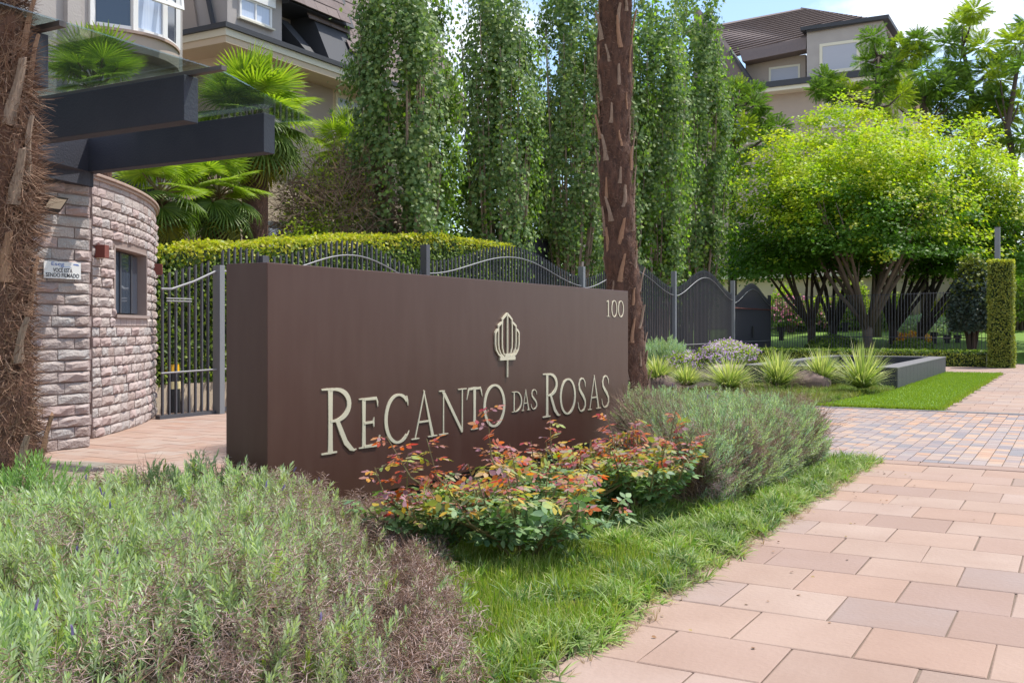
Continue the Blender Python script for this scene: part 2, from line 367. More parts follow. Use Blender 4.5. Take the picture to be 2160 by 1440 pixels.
M['rose_red'] = leafmat('rose_leaf_new', [(.34, .03, .05), (.52, .17, .015), (.34, .19, .24), (.56, .27, .02), (.28, .15, .20), (.36, .04, .05), (.44, .30, .34), (.24, .08, .10)], .40, .3, spec=.7, tint=(1.1, .75, .4))
M['rose_mid'] = leafmat('rose_leaf_turning', [(.28, .38, .06), (.50, .30, .04), (.36, .26, .22), (.18, .34, .08), (.30, .38, .10)], .3, .3, spec=.7)
M['rose_stem'] = mat('rose_stem', (.16, .15, .05), .6, (.14, .07, .04), 9, .7)
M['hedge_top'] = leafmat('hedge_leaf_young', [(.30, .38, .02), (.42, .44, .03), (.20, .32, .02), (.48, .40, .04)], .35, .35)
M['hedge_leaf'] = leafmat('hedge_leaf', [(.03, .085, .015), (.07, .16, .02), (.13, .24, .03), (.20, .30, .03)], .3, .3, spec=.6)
M['leaf_core'] = mat('shaded_inner_leaves', (.018, .034, .010), .95, (.03, .055, .014), 9, .8, bump=1, bscale=20)  # near-black green: shade inside the hedge put into the colour
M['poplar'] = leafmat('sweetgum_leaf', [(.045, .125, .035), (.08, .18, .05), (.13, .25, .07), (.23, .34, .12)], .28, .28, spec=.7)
M['poplar_sun'] = leafmat('sweetgum_leaf_sunlit', [(.10, .27, .025), (.17, .36, .035), (.25, .42, .05)], .4, .35)  # brighter copy of the sweetgum leaf, sunlight put into its colour
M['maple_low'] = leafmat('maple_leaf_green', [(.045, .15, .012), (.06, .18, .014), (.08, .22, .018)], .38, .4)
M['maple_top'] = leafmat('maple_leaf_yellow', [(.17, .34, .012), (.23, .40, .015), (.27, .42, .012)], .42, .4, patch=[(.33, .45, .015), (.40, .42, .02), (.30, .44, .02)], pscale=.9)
M['palmleaf'] = leafmat('fan_palm_leaf', [(.13, .26, .015), (.20, .35, .02), (.27, .41, .03)], .35, .28, spec=.8)
M['palmleaf_dark'] = leafmat('fan_palm_leaf_dark', [(.05, .12, .015), (.08, .17, .02), (.12, .21, .03)], .3, .28, spec=.8)
M['palmleaf_old'] = leafmat('fan_palm_leaf_old', [(.30, .26, .03), (.18, .2, .03), (.12, .15, .03)], .3, .4)
M['bush_green'] = leafmat('bush_leaf', [(.05, .11, .02), (.10, .20, .03), (.19, .29, .05)], .3, .35)
M['bush_bright'] = leafmat('bush_leaf_bright', [(.20, .34, .02), (.32, .44, .03), (.12, .25, .02)], .4, .4)
M['pink'] = leafmat('pink_petal', [(.62, .16, .30), (.72, .35, .46), (.55, .10, .26)], .3, .6, tint=(1, .8, .9))
M['mauve'] = leafmat('mauve_petal', [(.45, .27, .55), (.60, .44, .66), (.68, .55, .70), (.35, .20, .45)], .3, .6, tint=(1, .9, 1))
M['orange'] = leafmat('orange_petal', [(.75, .30, .02), (.80, .50, .03), (.60, .12, .03)], .3, .5, tint=(1, .8, .4))
M['ivy'] = leafmat('ivy_leaf', [(.12, .19, .025), (.19, .26, .03), (.26, .31, .045), (.08, .14, .02)], .25, .35, spec=.6)
M['tropic'] = leafmat('compound_leaf', [(.06, .16, .02), (.10, .23, .03), (.15, .29, .04), (.03, .10, .02)], .4, .4)
M['holly'] = leafmat('dark_shrub_leaf', [(.02, .045, .03), (.04, .075, .05), (.07, .11, .08)], .2, .2, spec=.8)

# ================================================================ GROUND AND PAVING
def sheet(nm, poly, z, m, z0=None):
    b = MB(); n = len(poly); b.add([(p[0], p[1], z) for p in poly], [tuple(range(n))])
    return tag(b.build(nm, m), kind='structure')
sheet('ground', [(-60, -80), (300, -80), (300, 300), (-60, 300)], -0.06, M['ground'])
CRS, SLN = 0.50, 0.525
def stone_mesh(nm, sx, sy, h=.03, wob=.004, bev=.006, seed=0):
    r = random.Random(seed); hx, hy = sx / 2, sy / 2; b = MB(); p = []
    for x, y in ((-hx, -hy), (hx, -hy), (hx, hy), (-hx, hy)): p.append((x + r.uniform(-wob, wob), y + r.uniform(-wob, wob)))
    q = [(x * (1 - bev * 2 / sx), y * (1 - bev * 2 / sy)) for x, y in p]
    vs = [(x, y, -h) for x, y in p] + [(x, y, -bev * .7) for x, y in p] + [(x, y, 0) for x, y in q]
    b.add(vs, [(0, 1, 5, 4), (1, 2, 6, 5), (2, 3, 7, 6), (3, 0, 4, 7), (4, 5, 9, 8), (5, 6, 10, 9), (6, 7, 11, 10), (7, 4, 8, 11), (8, 9, 10, 11)])
    return b.mesh(nm)
def lay(parent, name, mesh_list, spots, m):
    for me in mesh_list:
        if not me.materials: me.materials.append(m)
    for i, (x, y) in enumerate(spots):
        o = bpy.data.objects.new(name, mesh_list[i % len(mesh_list)]); COL.objects.link(o); o.parent = parent
        o.location = (x, y, random.uniform(-.0015, .0015)); o.rotation_euler = (random.uniform(-.002, .002), random.uniform(-.002, .002), random.choice((0, math.pi)))
def joined(nm, sx, sy, spots, m, parent, gap=.004):
    b = MB()
    for x, y in spots:
        z = random.uniform(-.0015, .0015)
        b.box(x - sx / 2 + gap, x + sx / 2 - gap, y - sy / 2 + gap, y + sy / 2 - gap, -.03, z)
    return tag(b.build(nm, m, parent), kind='stuff')

walk = sheet('sidewalk', [(1.0, -9), (10.97, -9), (10.97, 2.05), (1.0, 2.05)], -0.009, M['joint'])
stones = [stone_mesh('paving_stone', CRS - .007, SLN - .007, seed=i) for i in range(6)]
near, far = [], []
for k in range(-5, 13):
    u0 = 4.44 + k * CRS; off = .815 + (SLN / 2 if k % 2 else 0) + random.uniform(-.03, .03)
    for j in range(-18, 4):
        v0 = off + j * SLN
        if v0 > 1.98: continue
        (near if v0 > -1.6 and u0 > 2.8 else far).append((u0 + CRS / 2, v0 + SLN / 2))
lay(walk, 'paving_stone', stones, [p for p in near if p[1] < 2.2], M['stone'])
M['stone_stuff'] = mat('pink_sandstone_rest', (.5, .36, .3), .8, (.29, .195, .155), 2.4, .40, bump=.12, island=STN)
joined('paving_stones_rest', CRS, SLN, far, M['stone_stuff'], walk)
kerb = sheet('driveway_border', [(10.97, -9), (11.26, -9), (11.26, 3.4), (10.97, 3.4)], -0.008, M['joint'])
kst = [stone_mesh('border_stone', .27, 1.02, seed=50 + i) for i in range(3)]
lay(kerb, 'border_stone', kst, [(11.115, -3.2 + j * 1.03) for j in range(7)], M['stone'])

drive = sheet('driveway', [(11.26, -9), (18.0, -9), (18.0, 5.3), (18.0, 12), (11.26, 12)], -0.012, M['joint'])
PW, PL = .15, .20
pv = [stone_mesh('paver', PL - .008, PW - .007, bev=.004, wob=.002, seed=80 + i) for i in range(3)]
cells = []
for j in range(-30, 80):
    sh_ = (j * .37) % 1 * PL
    for i in range(34):
        cells.append((11.27 + PL / 2 + i * PL, -1.2 + j * PW))
def pxof(u, v, z=0):
    X = DX * u - DY * v; Y = DY * u + DX * v; return CX + F_PX * X / Y, HOR + (CAM_H - z) * F_PX / Y
vis = [(c, pxof(*c)) for c in cells]
vc = sorted([c for c, p in vis if 1775 < p[0] < 2165 and 868 < p[1] < 985], key=lambda c: c[0])
ind = set(vc[:300])
lay(drive, 'paver', pv, list(ind), M['paver'])
joined('pavers_rest', PL, PW, [c for c in cells if c not in ind and c[1] < 6 and c[0] < 18.0], M['paver_stuff'], drive)

farwalk = sheet('far_sidewalk', [(18.03, -9), (60, -9), (60, 7.2), (33.7, 7.2), (33.7, 2.05), (18.03, 2.05)], -0.010, M['joint'])
nf, rf = [], []
for k in range(0, 50):
    u0 = 18.3 + k * CRS; off = (SLN / 2 if k % 2 else 0)
    for j in range(-8, 14):
        v0 = -0.2 + off + j * SLN
        if v0 > (1.9 if u0 < 33.8 else 7.1): continue
        p = pxof(u0 + .25, v0 + .26)
        ((nf if (p[0] < 2170 and u0 < 27) else rf)).append((u0 + CRS / 2, v0 + SLN / 2))
lay(farwalk, 'paving_stone', stones, nf[:300], M['stone'])
joined('paving_stones_rest', CRS, SLN, rf + nf[300:], M['stone_stuff'], farwalk)
b = MB(); b.box(18.03, 18.22, -2, 6.2, -.05, .012)
tag(b.build('lawn_kerb', M['planter_top'], bevel=.01), kind='structure')

# entrance paving behind the sign
entry = sheet('entrance_paving', [(2.6, 6.3), (11.26, 4.9), (11.26, 12), (18.0, 12), (18, 16), (2.6, 16)], -0.020, M['joint'])
M['slate'] = mat('peach_slate', (.5, .33, .25), .8, (.30, .17, .12), 5, .6, bump=.2, stretch=(.6, 4, 1),
    island=[(.35, .25, .20), (.40, .30, .25), (.33, .21, .165), (.38, .31, .27), (.37, .24, .18)])
spots = []
for i in range(60):
    for j in range(30):
        u, v = 2.8 + i * .25 + .125, 5.1 + j * .42 + (.21 if i % 2 else 0)
        if v > 6.5 - .16 * (u - 2.6) and v < 15.5: spots.append((u, v))
joined('slate_slabs', .25, .42, [s for s in spots if s[0] < 11.1 or s[1] > 6], M['slate'], entry, gap=.003)

# planted beds
sheet('planting_bed', [(1.2, 1.86), (10.93, 1.86), (10.9, 4.9), (2.6, 6.9), (1.2, 6.9)], -0.003, M['soil'])
sheet('garden_bed', [(18.22, 3.6), (34, 3.6), (34, 12.0), (18.22, 12.0)], 0.0, M['soil'])
lw = MB(); 
LAWN = [(18.22, 2.05), (33.6, 2.05), (33.6, 3.55), (23.9, 3.55), (23.5, 3.52), (19.6, 3.95), (18.22, 4.1)]
lw.add([(x, y, .02) for x, y in LAWN], [tuple(range(len(LAWN)))])
lawn = tag(lw.build('lawn', M['lawn']), kind='structure')
def inpoly(P, poly):
    x, y = P[:, 0], P[:, 1]; c = np.zeros(len(P), bool); n = len(poly)
    for i in range(n):
        x1, y1 = poly[i]; x2, y2 = poly[(i + 1) % n]
        c ^= ((y1 > y) != (y2 > y)) & (x < (x2 - x1) * (y - y1) / (y2 - y1 + 1e-12) + x1)
    return c
def sample(poly, n):
    poly_ = np.array(poly); lo, hi = poly_.min(0), poly_.max(0)
    P = RNG.uniform(lo, hi, (int(n * 1.0), 2)); return P[inpoly(P, poly)]
P = sample(LAWN, 26000); Np = len(P)
BL = (np.array([(-.5, 0, 0), (.5, 0, 0), (0, .15, 1)], float), np.array([(0, 1, 2)]))
z = np.c_[RNG.normal(0, .25, (Np, 2)), np.ones(Np)]
nm = NM().add(*BL, np.c_[P, np.full(Np, .018)], basis(z), np.c_[np.full(Np, .016), np.full(Np, .03), RNG.uniform(.025, .055, Np)])
ed = []
for (x0, y0), (x1, y1) in (((18.22, 2.05), (33.6, 2.05)), ((18.22, 2.05), (18.22, 4.1))):
    k = 2600; t = RNG.uniform(0, 1, k); ed.append(np.c_[x0 + (x1 - x0) * t + RNG.normal(0, .02, k), y0 + (y1 - y0) * t + RNG.normal(-.01, .035, k), np.full(k, .0)])
ed = np.concatenate(ed); nm.add(*BL, ed, basis(np.c_[RNG.normal(0, .6, (len(ed), 2)), np.ones(len(ed))]), np.c_[np.full(len(ed), .02), np.full(len(ed), .03), RNG.uniform(.04, .09, len(ed))])
tag(nm.build('lawn_grass', M['lawnblade']), kind='stuff', label='bright green mown grass wedge beside the dark planter', cat='grass')

# ================================================================ THE SIGN
V0, U0, U1, SZ0, SZ1, STH = 4.641, 4.986, 11.07, .14, 1.826, .37
sign = empty('entrance_sign', (U0, V0, 0), 'long brown metal monolith sign with raised pale lettering in the planting bed', 'sign')
b = MB(); b.box(0, U1 - U0, 0, STH, SZ0, SZ1); body = b.build('sign_body', M['bronze'], sign, bevel=.006)
b = MB(); b.box(.25, U1 - U0 - .25, .08, STH - .08, -.02, SZ0); b.build('sign_plinth', M['black'], sign)

def ribbon(mb, pts, depth, thick):
    """a stroke: list of (x, y, halfwidth) in sign coords; extruded towards -Y by depth"""
    L, R_ = [], []; n = len(pts)
    for i, (x, y, w) in enumerate(pts):
        a = pts[max(0, i - 1)]; c = pts[min(n - 1, i + 1)]
        dx, dy = c[0] - a[0], c[1] - a[1]; q = math.hypot(dx, dy) or 1
        nx, ny = -dy / q, dx / q; L.append((x + nx * w, y + ny * w)); R_.append((x - nx * w, y - ny * w))
    vs = []
    for dpt in (0.004, -depth):
        for p in L: vs.append((p[0], dpt, p[1]))
        for p in R_: vs.append((p[0], dpt, p[1]))
    m2 = 2 * n; fs = []
    for i in range(n - 1):
        fs.append((m2 + i, m2 + i + 1, m2 + n + i + 1, m2 + n + i))
        fs.append((i, i + 1, m2 + i + 1, m2 + i)); fs.append((n + i, m2 + n + i, m2 + n + i + 1, n + i + 1))
    fs.append((0, m2, m2 + n, n)); fs.append((n - 1, n + n - 1, m2 + n + n - 1, m2 + n - 1))
    mb.add(vs, fs)
def arc(cx, cy, rx, ry, a0, a1, w, n=18, thin=.35, ph=0.0):
    """elliptic stroke, thick at the sides, thin at top and bottom"""
    o = []
    for i in range(n + 1):
        a = math.radians(a0 + (a1 - a0) * i / n); k = abs(math.cos(a + ph))
        o.append((cx + rx * math.cos(a), cy + ry * math.sin(a), w * (thin + (1 - thin) * k)))
    return o
TK, TN = .062, .022      # half widths in units of cap height
def serif(x0, x1, y, h=.014): return [(x0, y, h * .8), ((x0 + x1) / 2, y, h * 1.15), (x1, y, h * .8)]
def glyph(ch, a):
    """strokes in a box a wide, 1 high"""
    k, t = TK, TN; S = []
    if ch == 'R':
        s = a * .27
        S += [[(s, .0, k * 1.12), (s, .08, k * .92), (s, .5, k * .82), (s, .92, k * .92), (s, 1, k * 1.1)], serif(0.0, s + .2 * a, .014, .016), serif(0.0, s + .1 * a, .986, .016)]
        S += [[(s, .975, t)] + arc(s + .12 * a, .735, .46 * a, .242, 90, -90, k * .88, 16, .38) + [(s, .497, t)]]
        S += [[(s + .20 * a, .50, k * .7), (s + .33 * a, .32, k * .85), (s + .47 * a, .14, k * .85), (a * .90, .035, k * .7), (a * 1.0, .0, t * .8), (a * 1.08, .01, t * .3)]]
    elif ch == 'E':
        s = a * .24
        S += [[(s, 0, k), (s, .5, k * .85), (s, 1, k)], serif(0, s + .2 * a, .014), serif(0, s + .2 * a, .986)]
        S += [[(s, .975, t * 1.2), (a * .86, .975, t * 1.5)], [(a * .83, .99, t), (a * .90, .90, t * 1.1), (a * .91, .80, t * .3)]]
        S += [[(s, .5, t * 1.2), (a * .70, .5, t * 1.2)], [(a * .72, .60, t * .3), (a * .69, .5, t * 1.3), (a * .72, .40, t * .3)]]
        S += [[(s, .025, t * 1.2), (a * .86, .025, t * 1.6)], [(a * .85, .02, t * 1.3), (a * .95, .10, t * 1.2), (a * 1.02, .22, t * .3)]]
    elif ch == 'C':
        S += [arc(a * .54, .5, a * .50, .5, 46, 312, k * .95, 26, .42)]
        S += [[(a * .88, .96, t * .6), (a * .91, .86, t * 1.2), (a * .93, .75, t * .3)], [(a * .86, .10, t * .9), (a * .93, .15, t * .8), (a * .98, .22, t * .25)]]
    elif ch == 'A':
        S += [[(a * .12, 0, t), (a * .50, 1.03, t * 1.0)], [(a * .47, 1.04, t * .8), (a * .84, 0, k * .9)], [(a * .26, .36, t * .95), (a * .72, .36, t * .95)]]
        S += [serif(-.02, a * .28, .014), serif(a * .64, a * 1.02, .014)]
    elif ch == 'N':
        S += [[(a * .16, 0, t), (a * .16, .95, t)], [(a * .12, .98, k * .55), (a * .20, .90, k * .8), (a * .84, .0, k * .7)], [(a * .84, -.01, t), (a * .84, 1, t)]]
        S += [serif(0, a * .32, .014), serif(-.0, a * .2, .986), serif(a * .68, a, .986)]
    elif ch == 'T':
        S += [[(a * .5, 0, k), (a * .5, .5, k * .85), (a * .5, .97, k)], serif(a * .25, a * .75, .014)]
        S += [[(a * .08, .965, t * 1.2), (a * .5, .975, t * 1.5), (a * .92, .965, t * 1.2)], [(a * .12, .99, t), (a * .04, .90, t * 1.2), (-.03, .72, t * .3)], [(a * .88, .99, t), (a * .96, .90, t * 1.2), (a * 1.03, .76, t * .3)]]
    elif ch == 'O':
        S += [arc(a * .5, .5, a * .47, .50, 0, 360, k * .95, 34, .42, .0)]
    elif ch == 'D':
        s = a * .22
        S += [[(s, 0, k * .8), (s, 1, k * .8)], serif(0, s + .1, .014), serif(0, s + .1, .986), [(s, .975, t)] + arc(a * .38, .5, a * .57, .478, 90, -90, k * .8, 18, .4) + [(s, .022, t)]]
    elif ch == 'S':
        S += [[(a * .88, .72, t * .4), (a * .84, .86, t * 1.2), (a * .66, .965, t), (a * .46, .985, t * 1.1), (a * .24, .93, k * .5), (a * .14, .80, k * .75), (a * .20, .67, k * .85), (a * .42, .55, k * .95),
               (a * .66, .44, k * .95), (a * .86, .30, k * .85), (a * .88, .16, k * .7), (a * .72, .04, k * .5), (a * .46, .005, t * 1.1), (a * .26, .03, t), (a * .10, .13, t * 1.2), (a * .04, .28, t * .4)]]
    elif ch == '1':
        S += [[(a * .55, 0, k), (a * .55, 1, k)], serif(a * .1, a, .014), [(a * .55, .985, t), (a * .15, .90, t)]]
    elif ch == '0':
        S += [arc(a * .5, .5, a * .44, .50, 0, 360, k * .85, 30, .42)]
    return S
def sat(px): return onv(px, V0)[0] - U0
def letter(ch, pxl, pxr, z0, hgt):
    x0, x1 = sat(pxl), sat(pxr); a = (x1 - x0) / hgt; mb = MB()
    for i, st in enumerate(glyph(ch, a)):
        ribbon(mb, [(x0 + x * hgt, z0 + y * hgt, w * hgt * .92) for x, y, w in st], .006 + .0006 * i, 1)
    mb.build('letter', M['brass'], sign)
def zpx(px, py): return zat(py, onv(px, V0)[1])
base = zpx(712, 954)
hR, hE = zpx(712, 817) - base, zpx(780, 838) - base
for ch, a_, b_ in (('R', 677, 745),): letter(ch, a_, b_, base, hR)
for ch, a_, b_ in (('E', 756, 799), ('C', 811, 863), ('A', 868, 920), ('N', 925, 983), ('T', 985, 1015), ('O', 1020, 1064)): letter(ch, a_, b_, base, hE)
for ch, a_, b_ in (('D', 1079, 1100), ('A', 1100, 1117), ('S', 1119, 1133)): letter(ch, a_, b_, zpx(1106, 865.5), zpx(1106, 823) - zpx(1106, 865.5))
letter('R', 1144, 1178, base, zpx(1155, 787) - base)
for ch, a_, b_ in (('O', 1181, 1213), ('S', 1218, 1236), ('A', 1240, 1266), ('S', 1268, 1285)): letter(ch, a_, b_, base, zpx(1200, 799) - base)
for ch, a_, b_ in (('1', 1278, 1286), ('0', 1289, 1301), ('0', 1303, 1315)): letter(ch, a_, b_, zpx(1297, 668), zpx(1297, 634) - zpx(1297, 668))
# leaf emblem made of nested outlines
def emb(x, y):  # pixel of the closeup -> sign plane
    px, py = 980 + x / 5.539, 640 + y / 5.539; return sat(px), zpx(px, py)
mb = MB(); k0 = .0075
xc = emb(488, 400)[0]
def poly_(pts, w, dep):
    for sgn in (1, -1):
        P_ = []
        for x, y in pts:
            s_, z_ = emb(x, y); P_.append((xc + sgn * (s_ - xc), z_, w))
        ribbon(mb, P_, dep, 1)
poly_([(488, 118), (455, 155), (432, 185), (430, 240)], .011, .0120)
poly_([(430, 180), (429, 440), (432, 520), (448, 590), (470, 618)], .0075, .0127)
poly_([(430, 218), (408, 236), (385, 262), (384, 280)], .011, .0134)
poly_([(385, 262), (384, 460), (390, 530), (412, 590), (445, 622)], .0075, .0141)
poly_([(384, 300), (362, 318), (349, 345), (348, 370)], .011, .0148)
poly_([(349, 345), (348, 480), (358, 545), (385, 595), (425, 625)], .0085, .0155)
z1, z2, z3, z4 = emb(488, 108)[1], emb(488, 615)[1], emb(488, 655)[1], emb(488, 858)[1]
ribbon(mb, [(xc, z1 - .02, k0), (xc, z4, k0)], .0162, 1)
s0, s1 = emb(399, 640)[0], emb(577, 640)[0]
ribbon(mb, [(s0, (z2 + z3) / 2 - .004, .016), (s1, (z2 + z3) / 2 - .004, .016)], .0169, 1)
ribbon(mb, [(xc - .05, z2 + .010, .014), (xc + .05, z2 + .010, .014)], .0176, 1)
mb.build('leaf_emblem', M['brass'], sign)

# ================================================================ GUARD HOUSE
WV, WU = 10.11, 7.88
GC, GR, GTOP = Vector((4.03, 19.78)), 10.0, 3.32
gh = empty('guard_house', (WU, WV, 0), 'curved guard house clad in rough split pinkish stone beside the gate', 'building')
LOC = lambda x, y, z=0: (x - WU, y - WV, z)
def brick_mesh(seed, rough=.022):
    """unit box 1 x 1 (length X, height Z), front towards -Y, split face"""
    r = random.Random(seed); nx, nz = 4, 3; vs = []; fs = []
    for j in range(nz + 1):
        for i in range(nx + 1):
            e = i in (0, nx) or j in (0, nz)
            y = -(.010 + r.uniform(0, .012)) if e else -(.028 + r.uniform(0, rough))
            if j == 0: y -= .004
            if j == nz: y += .003
            x = (i / nx - .5) + (r.uniform(-.045, .045) if 0 < i < nx else 0); z_ = j / nz + (r.uniform(-.10, .10) if 0 < j < nz else (r.uniform(0, .09) if j == 0 else r.uniform(-.09, 0)))
            vs.append((x, y, z_))
    W1 = nx + 1
    for j in range(nz):
        for i in range(nx): fs.append((j * W1 + i, j * W1 + i + 1, (j + 1) * W1 + i + 1, (j + 1) * W1 + i))
    b0 = len(vs); rim = [i for i in range(W1)] + [(j) * W1 + nx for j in range(1, nz + 1)] + [nz * W1 + i for i in range(nx - 1, -1, -1)] + [j * W1 for j in range(nz - 1, 0, -1)]
    for q in rim: vs.append((vs[q][0], .02, vs[q][2]))
    n = len(rim)
    for i in range(n): fs.append((rim[i], b0 + i, b0 + (i + 1) % n, rim[(i + 1) % n]))
    mb = MB(); mb.add(vs, fs); me = mb.mesh('brick'); me.materials.append(M['brick']); return me
BR = [brick_mesh(i, .03) for i in range(14)]
CH = .1275
def angpt(a, r=0.0): return Vector((GC.x + (GR + r) * math.cos(a), GC.y + (GR + r) * math.sin(a)))
def ang_of_u(u): return -math.acos((u - GC.x) / GR)
A0, A1, AEND = math.radians(-63.6), math.radians(-36), math.radians(-20)
# window in the curved wall
def ray_ang(px):
    best = None
    for i in range(900):
        a = A0 + (A1 - A0) * i / 900; p = angpt(a); X = DX * p.x - DY * p.y; Y = DY * p.x + DX * p.y
        d = abs(CX + F_PX * X / Y - px)
        if best is None or d < best[0]: best = (d, a, Y)
    return best[1], best[2]
wa0, wy0 = ray_ang(240); wa1, wy1 = ray_ang(309)
WZ0, WZ1 = zat(665, wy0), zat(520, wy0)
# wall core (with the window opening) as one curved shell
core = MB()
def cwall(a0, a1, z0, z1, r0=-.45, r1=0.0, n=12):
    for i in range(n):
        p, q = a0 + (a1 - a0) * i / n, a0 + (a1 - a0) * (i + 1) / n
        c = [angpt(p, r0), angpt(q, r0), angpt(q, r1), angpt(p, r1)]
        c = [c[3], c[2], c[1], c[0]]
        core.hexa([LOC(*v, z0) for v in c] + [LOC(*v, z1) for v in c])
cwall(A0, wa0, 0, GTOP, n=6); cwall(wa1, AEND, 0, GTOP, n=14); cwall(wa0, wa1, 0, WZ0, n=6); cwall(wa0, wa1, WZ1, GTOP, n=6)
pa = angpt(A0)
core.box(-2.9, 0, .002, .73, 0, 3.04)
core.build('wall_core', M['mortar'], gh)
cand = []
rows = int(GTOP / CH) 
for j in range(rows):
    z0 = j * CH; plain = j >= rows - 2
    s = A0 - random.uniform(0, .015)
    while s < AEND - .03:
        wl = random.choice((.20, .27, .34, .40)) / GR; e = min(s + wl, AEND)
        mid = (max(s, A0) + e) / 2; L_ = (e - max(s, A0)) * GR
        inwin = (e > wa0 + .002 and s < wa1 - .002) and (z0 + CH > WZ0 - .10 and z0 < WZ1 + .02)
        if inwin:
            if s < wa0 - .008: e2 = wa0; mid = (max(s, A0) + e2) / 2; L_ = (e2 - max(s, A0)) * GR
            elif e > wa1 + .008: s2 = wa1; mid = (s2 + e) / 2; L_ = (e - s2) * GR
            else: s = e; continue
        if L_ > .06:
            p = angpt(mid); cand.append((p, z0, L_, mid + math.pi / 2, .35 if plain else 1.0, mid < math.radians(-38)))
        s = e
for j in range(int(3.04 / CH) + 1):
    z0 = j * CH; h = min(CH, 3.04 - z0); x = WU
    first = random.choice((.20, .33)) if j % 2 else .42
    while x > WU - 2.9:
        L_ = first if x == WU else random.choice((.30, .36, .42)); xe = max(x - L_, WU - 2.9)
        if h > .05: cand.append((Vector(((x + xe) / 2, WV)), z0, x - xe, 0.0, (1.0 if x == WU or j < 17 or random.random() < .25 else .18), xe > WU - 1.2))
        x = xe
shown = [c for c in cand if c[5]]; hid = [c for c in cand if not c[5]]
random.shuffle(shown); hid += shown[300:]; shown = shown[:300]
def place_brick(c):
    p, z0, L_, rz, prot, _ = c
    o = bpy.data.objects.new('brick', random.choice(BR)); COL.objects.link(o); o.parent = gh
    o.location = LOC(p.x, p.y, z0 + .006); o.rotation_euler = (0, 0, rz); o.scale = (L_ - .008, prot * random.uniform(.40, .78), CH - .010)
for c in shown: place_brick(c)
bm_ = MB()
for p, z0, L_, rz, prot, _ in hid:
    me = random.choice(BR); R = Matrix.Translation(Vector(LOC(p.x, p.y, z0 + .006))) @ Matrix.Rotation(rz, 4, 'Z') @ Matrix.Diagonal((L_ - .008, prot, CH - .01, 1))
    bm_.add([R @ v.co for v in me.vertices], [tuple(f.vertices) for f in me.polygons])
tag(bm_.build('bricks_rest', M['brick_stuff'], gh), kind='stuff')
# side bricks at the pier's return
sb = MB()
for j in range(23): sb.box(.0, .018 + .012 * (j % 3), .01, .70, j * CH + .006, j * CH + CH - .006)
sb.build('pier_return_stones', M['brick_stuff'], gh)
# cap
cp = MB(); core = cp
cwall(A0, AEND, GTOP - .060, GTOP - .02, -.4, .04, 26); cwall(A0, AEND, GTOP - .018, GTOP + .022, -.5, .065, 26)
cp.build('roof_cap', M['cap'], gh, bevel=.008)
rf = MB(); fan = [angpt(A0 + (AEND - A0) * i / 20, -.4) for i in range(21)] + [Vector((WU - 2.9, 20)), Vector((WU - 2.9, WV + .5))]
rf.prism([(p.x - WU, p.y - WV) for p in fan], GTOP - .2, GTOP - .1); rf.build('roof', M['ground'], gh)
# window
M['reveal'] = mat('window_reveal_stone', (.30, .235, .21), .85, (.25, .19, .17), 9, .5)
wn_ = MB(); n = 6
for i in range(n):
    a, c = wa0 + (wa1 - wa0) * i / n, wa0 + (wa1 - wa0) * (i + 1) / n
    for zz0, zz1, r0, r1 in ((WZ0 - .03, WZ0 + .012, -.44, .045), (WZ1 - .012, WZ1 + .02, -.44, .01)):
        q = [angpt(a, r1), angpt(c, r1), angpt(c, r0), angpt(a, r0)]; wn_.hexa([LOC(*v, zz0) for v in q] + [LOC(*v, zz1) for v in q])
for a, c in ((wa0 - .001, wa0 + .004), (wa1 - .004, wa1 + .001)):
    q = [angpt(a, .01), angpt(c, .01), angpt(c, -.44), angpt(a, -.44)]; wn_.hexa([LOC(*v, WZ0 + .013) for v in q] + [LOC(*v, WZ1 - .013) for v in q])
wf = wn_.build('window', M['reveal'], gh)
fr = MB(); pn = MB(); frs = []
for i in range(3):
    a, c = wa0 + (wa1 - wa0) * i / 3 + .005 * (i == 0), wa0 + (wa1 - wa0) * (i + 1) / 3 - .005 * (i == 2)
    g0, g1 = angpt(a, -.12), angpt(c, -.12); g2, g3 = angpt(c, -.135), angpt(a, -.135)
    pn.hexa([LOC(*v, WZ0 + .04) for v in (g0, g1, g2, g3)] + [LOC(*v, WZ1 - .04) for v in (g0, g1, g2, g3)])
    h0, h1, h2, h3 = angpt(a, -.10), angpt(a + .005, -.10), angpt(a + .005, -.15), angpt(a, -.15)
    fr = MB(); fr.hexa([LOC(*v, WZ0 + .04) for v in (h0, h1, h2, h3)] + [LOC(*v, WZ1 - .04) for v in (h0, h1, h2, h3)]); frs.append(fr)
pn.build('pane', M['pane'], wf); [q.build('frame', M['fence'], wf) for q in frs]
# sill band under the window
sl_ = MB(); core = sl_
for i in range(7):
    a, c = wa0 + (wa1 - wa0) * i / 7, wa0 + (wa1 - wa0) * (i + 1) / 7
    cwall(a + .0006, c - .0006, WZ0 - .13, WZ0 - .034, -.02, .006, 1)
sl_.build('sill_band', M['brick_stuff'], wf)

def wall_box(px, py0, py1, nm, label, size=.15):
    a, Y = ray_ang(px); p = angpt(a, .0); z0, z1 = zat(py1, Y), zat(py0, Y)
    o = empty(nm, (p.x, p.y, z0), label, 'wall light'); o.rotation_euler = (0, 0, a + math.pi / 2)
    mb = MB(); mb.box(-.065, .065, -size - .03, .01, 0, z1 - z0); mb.build('lamp_housing', M['rust'], o, bevel=.003)
    mb = MB(); mb.box(-.05, .05, -size - .015, -.02, -.004, -.0005); mb.build('lamp_lens', M['cream'], o)
    return o
wall_box(203, 517, 544, 'wall_light', 'small rust coloured box light left of the guard house window', .11)
wall_box(324, 557, 580, 'wall_light', 'small rust coloured box light on the far edge of the guard house by the gate', .10)
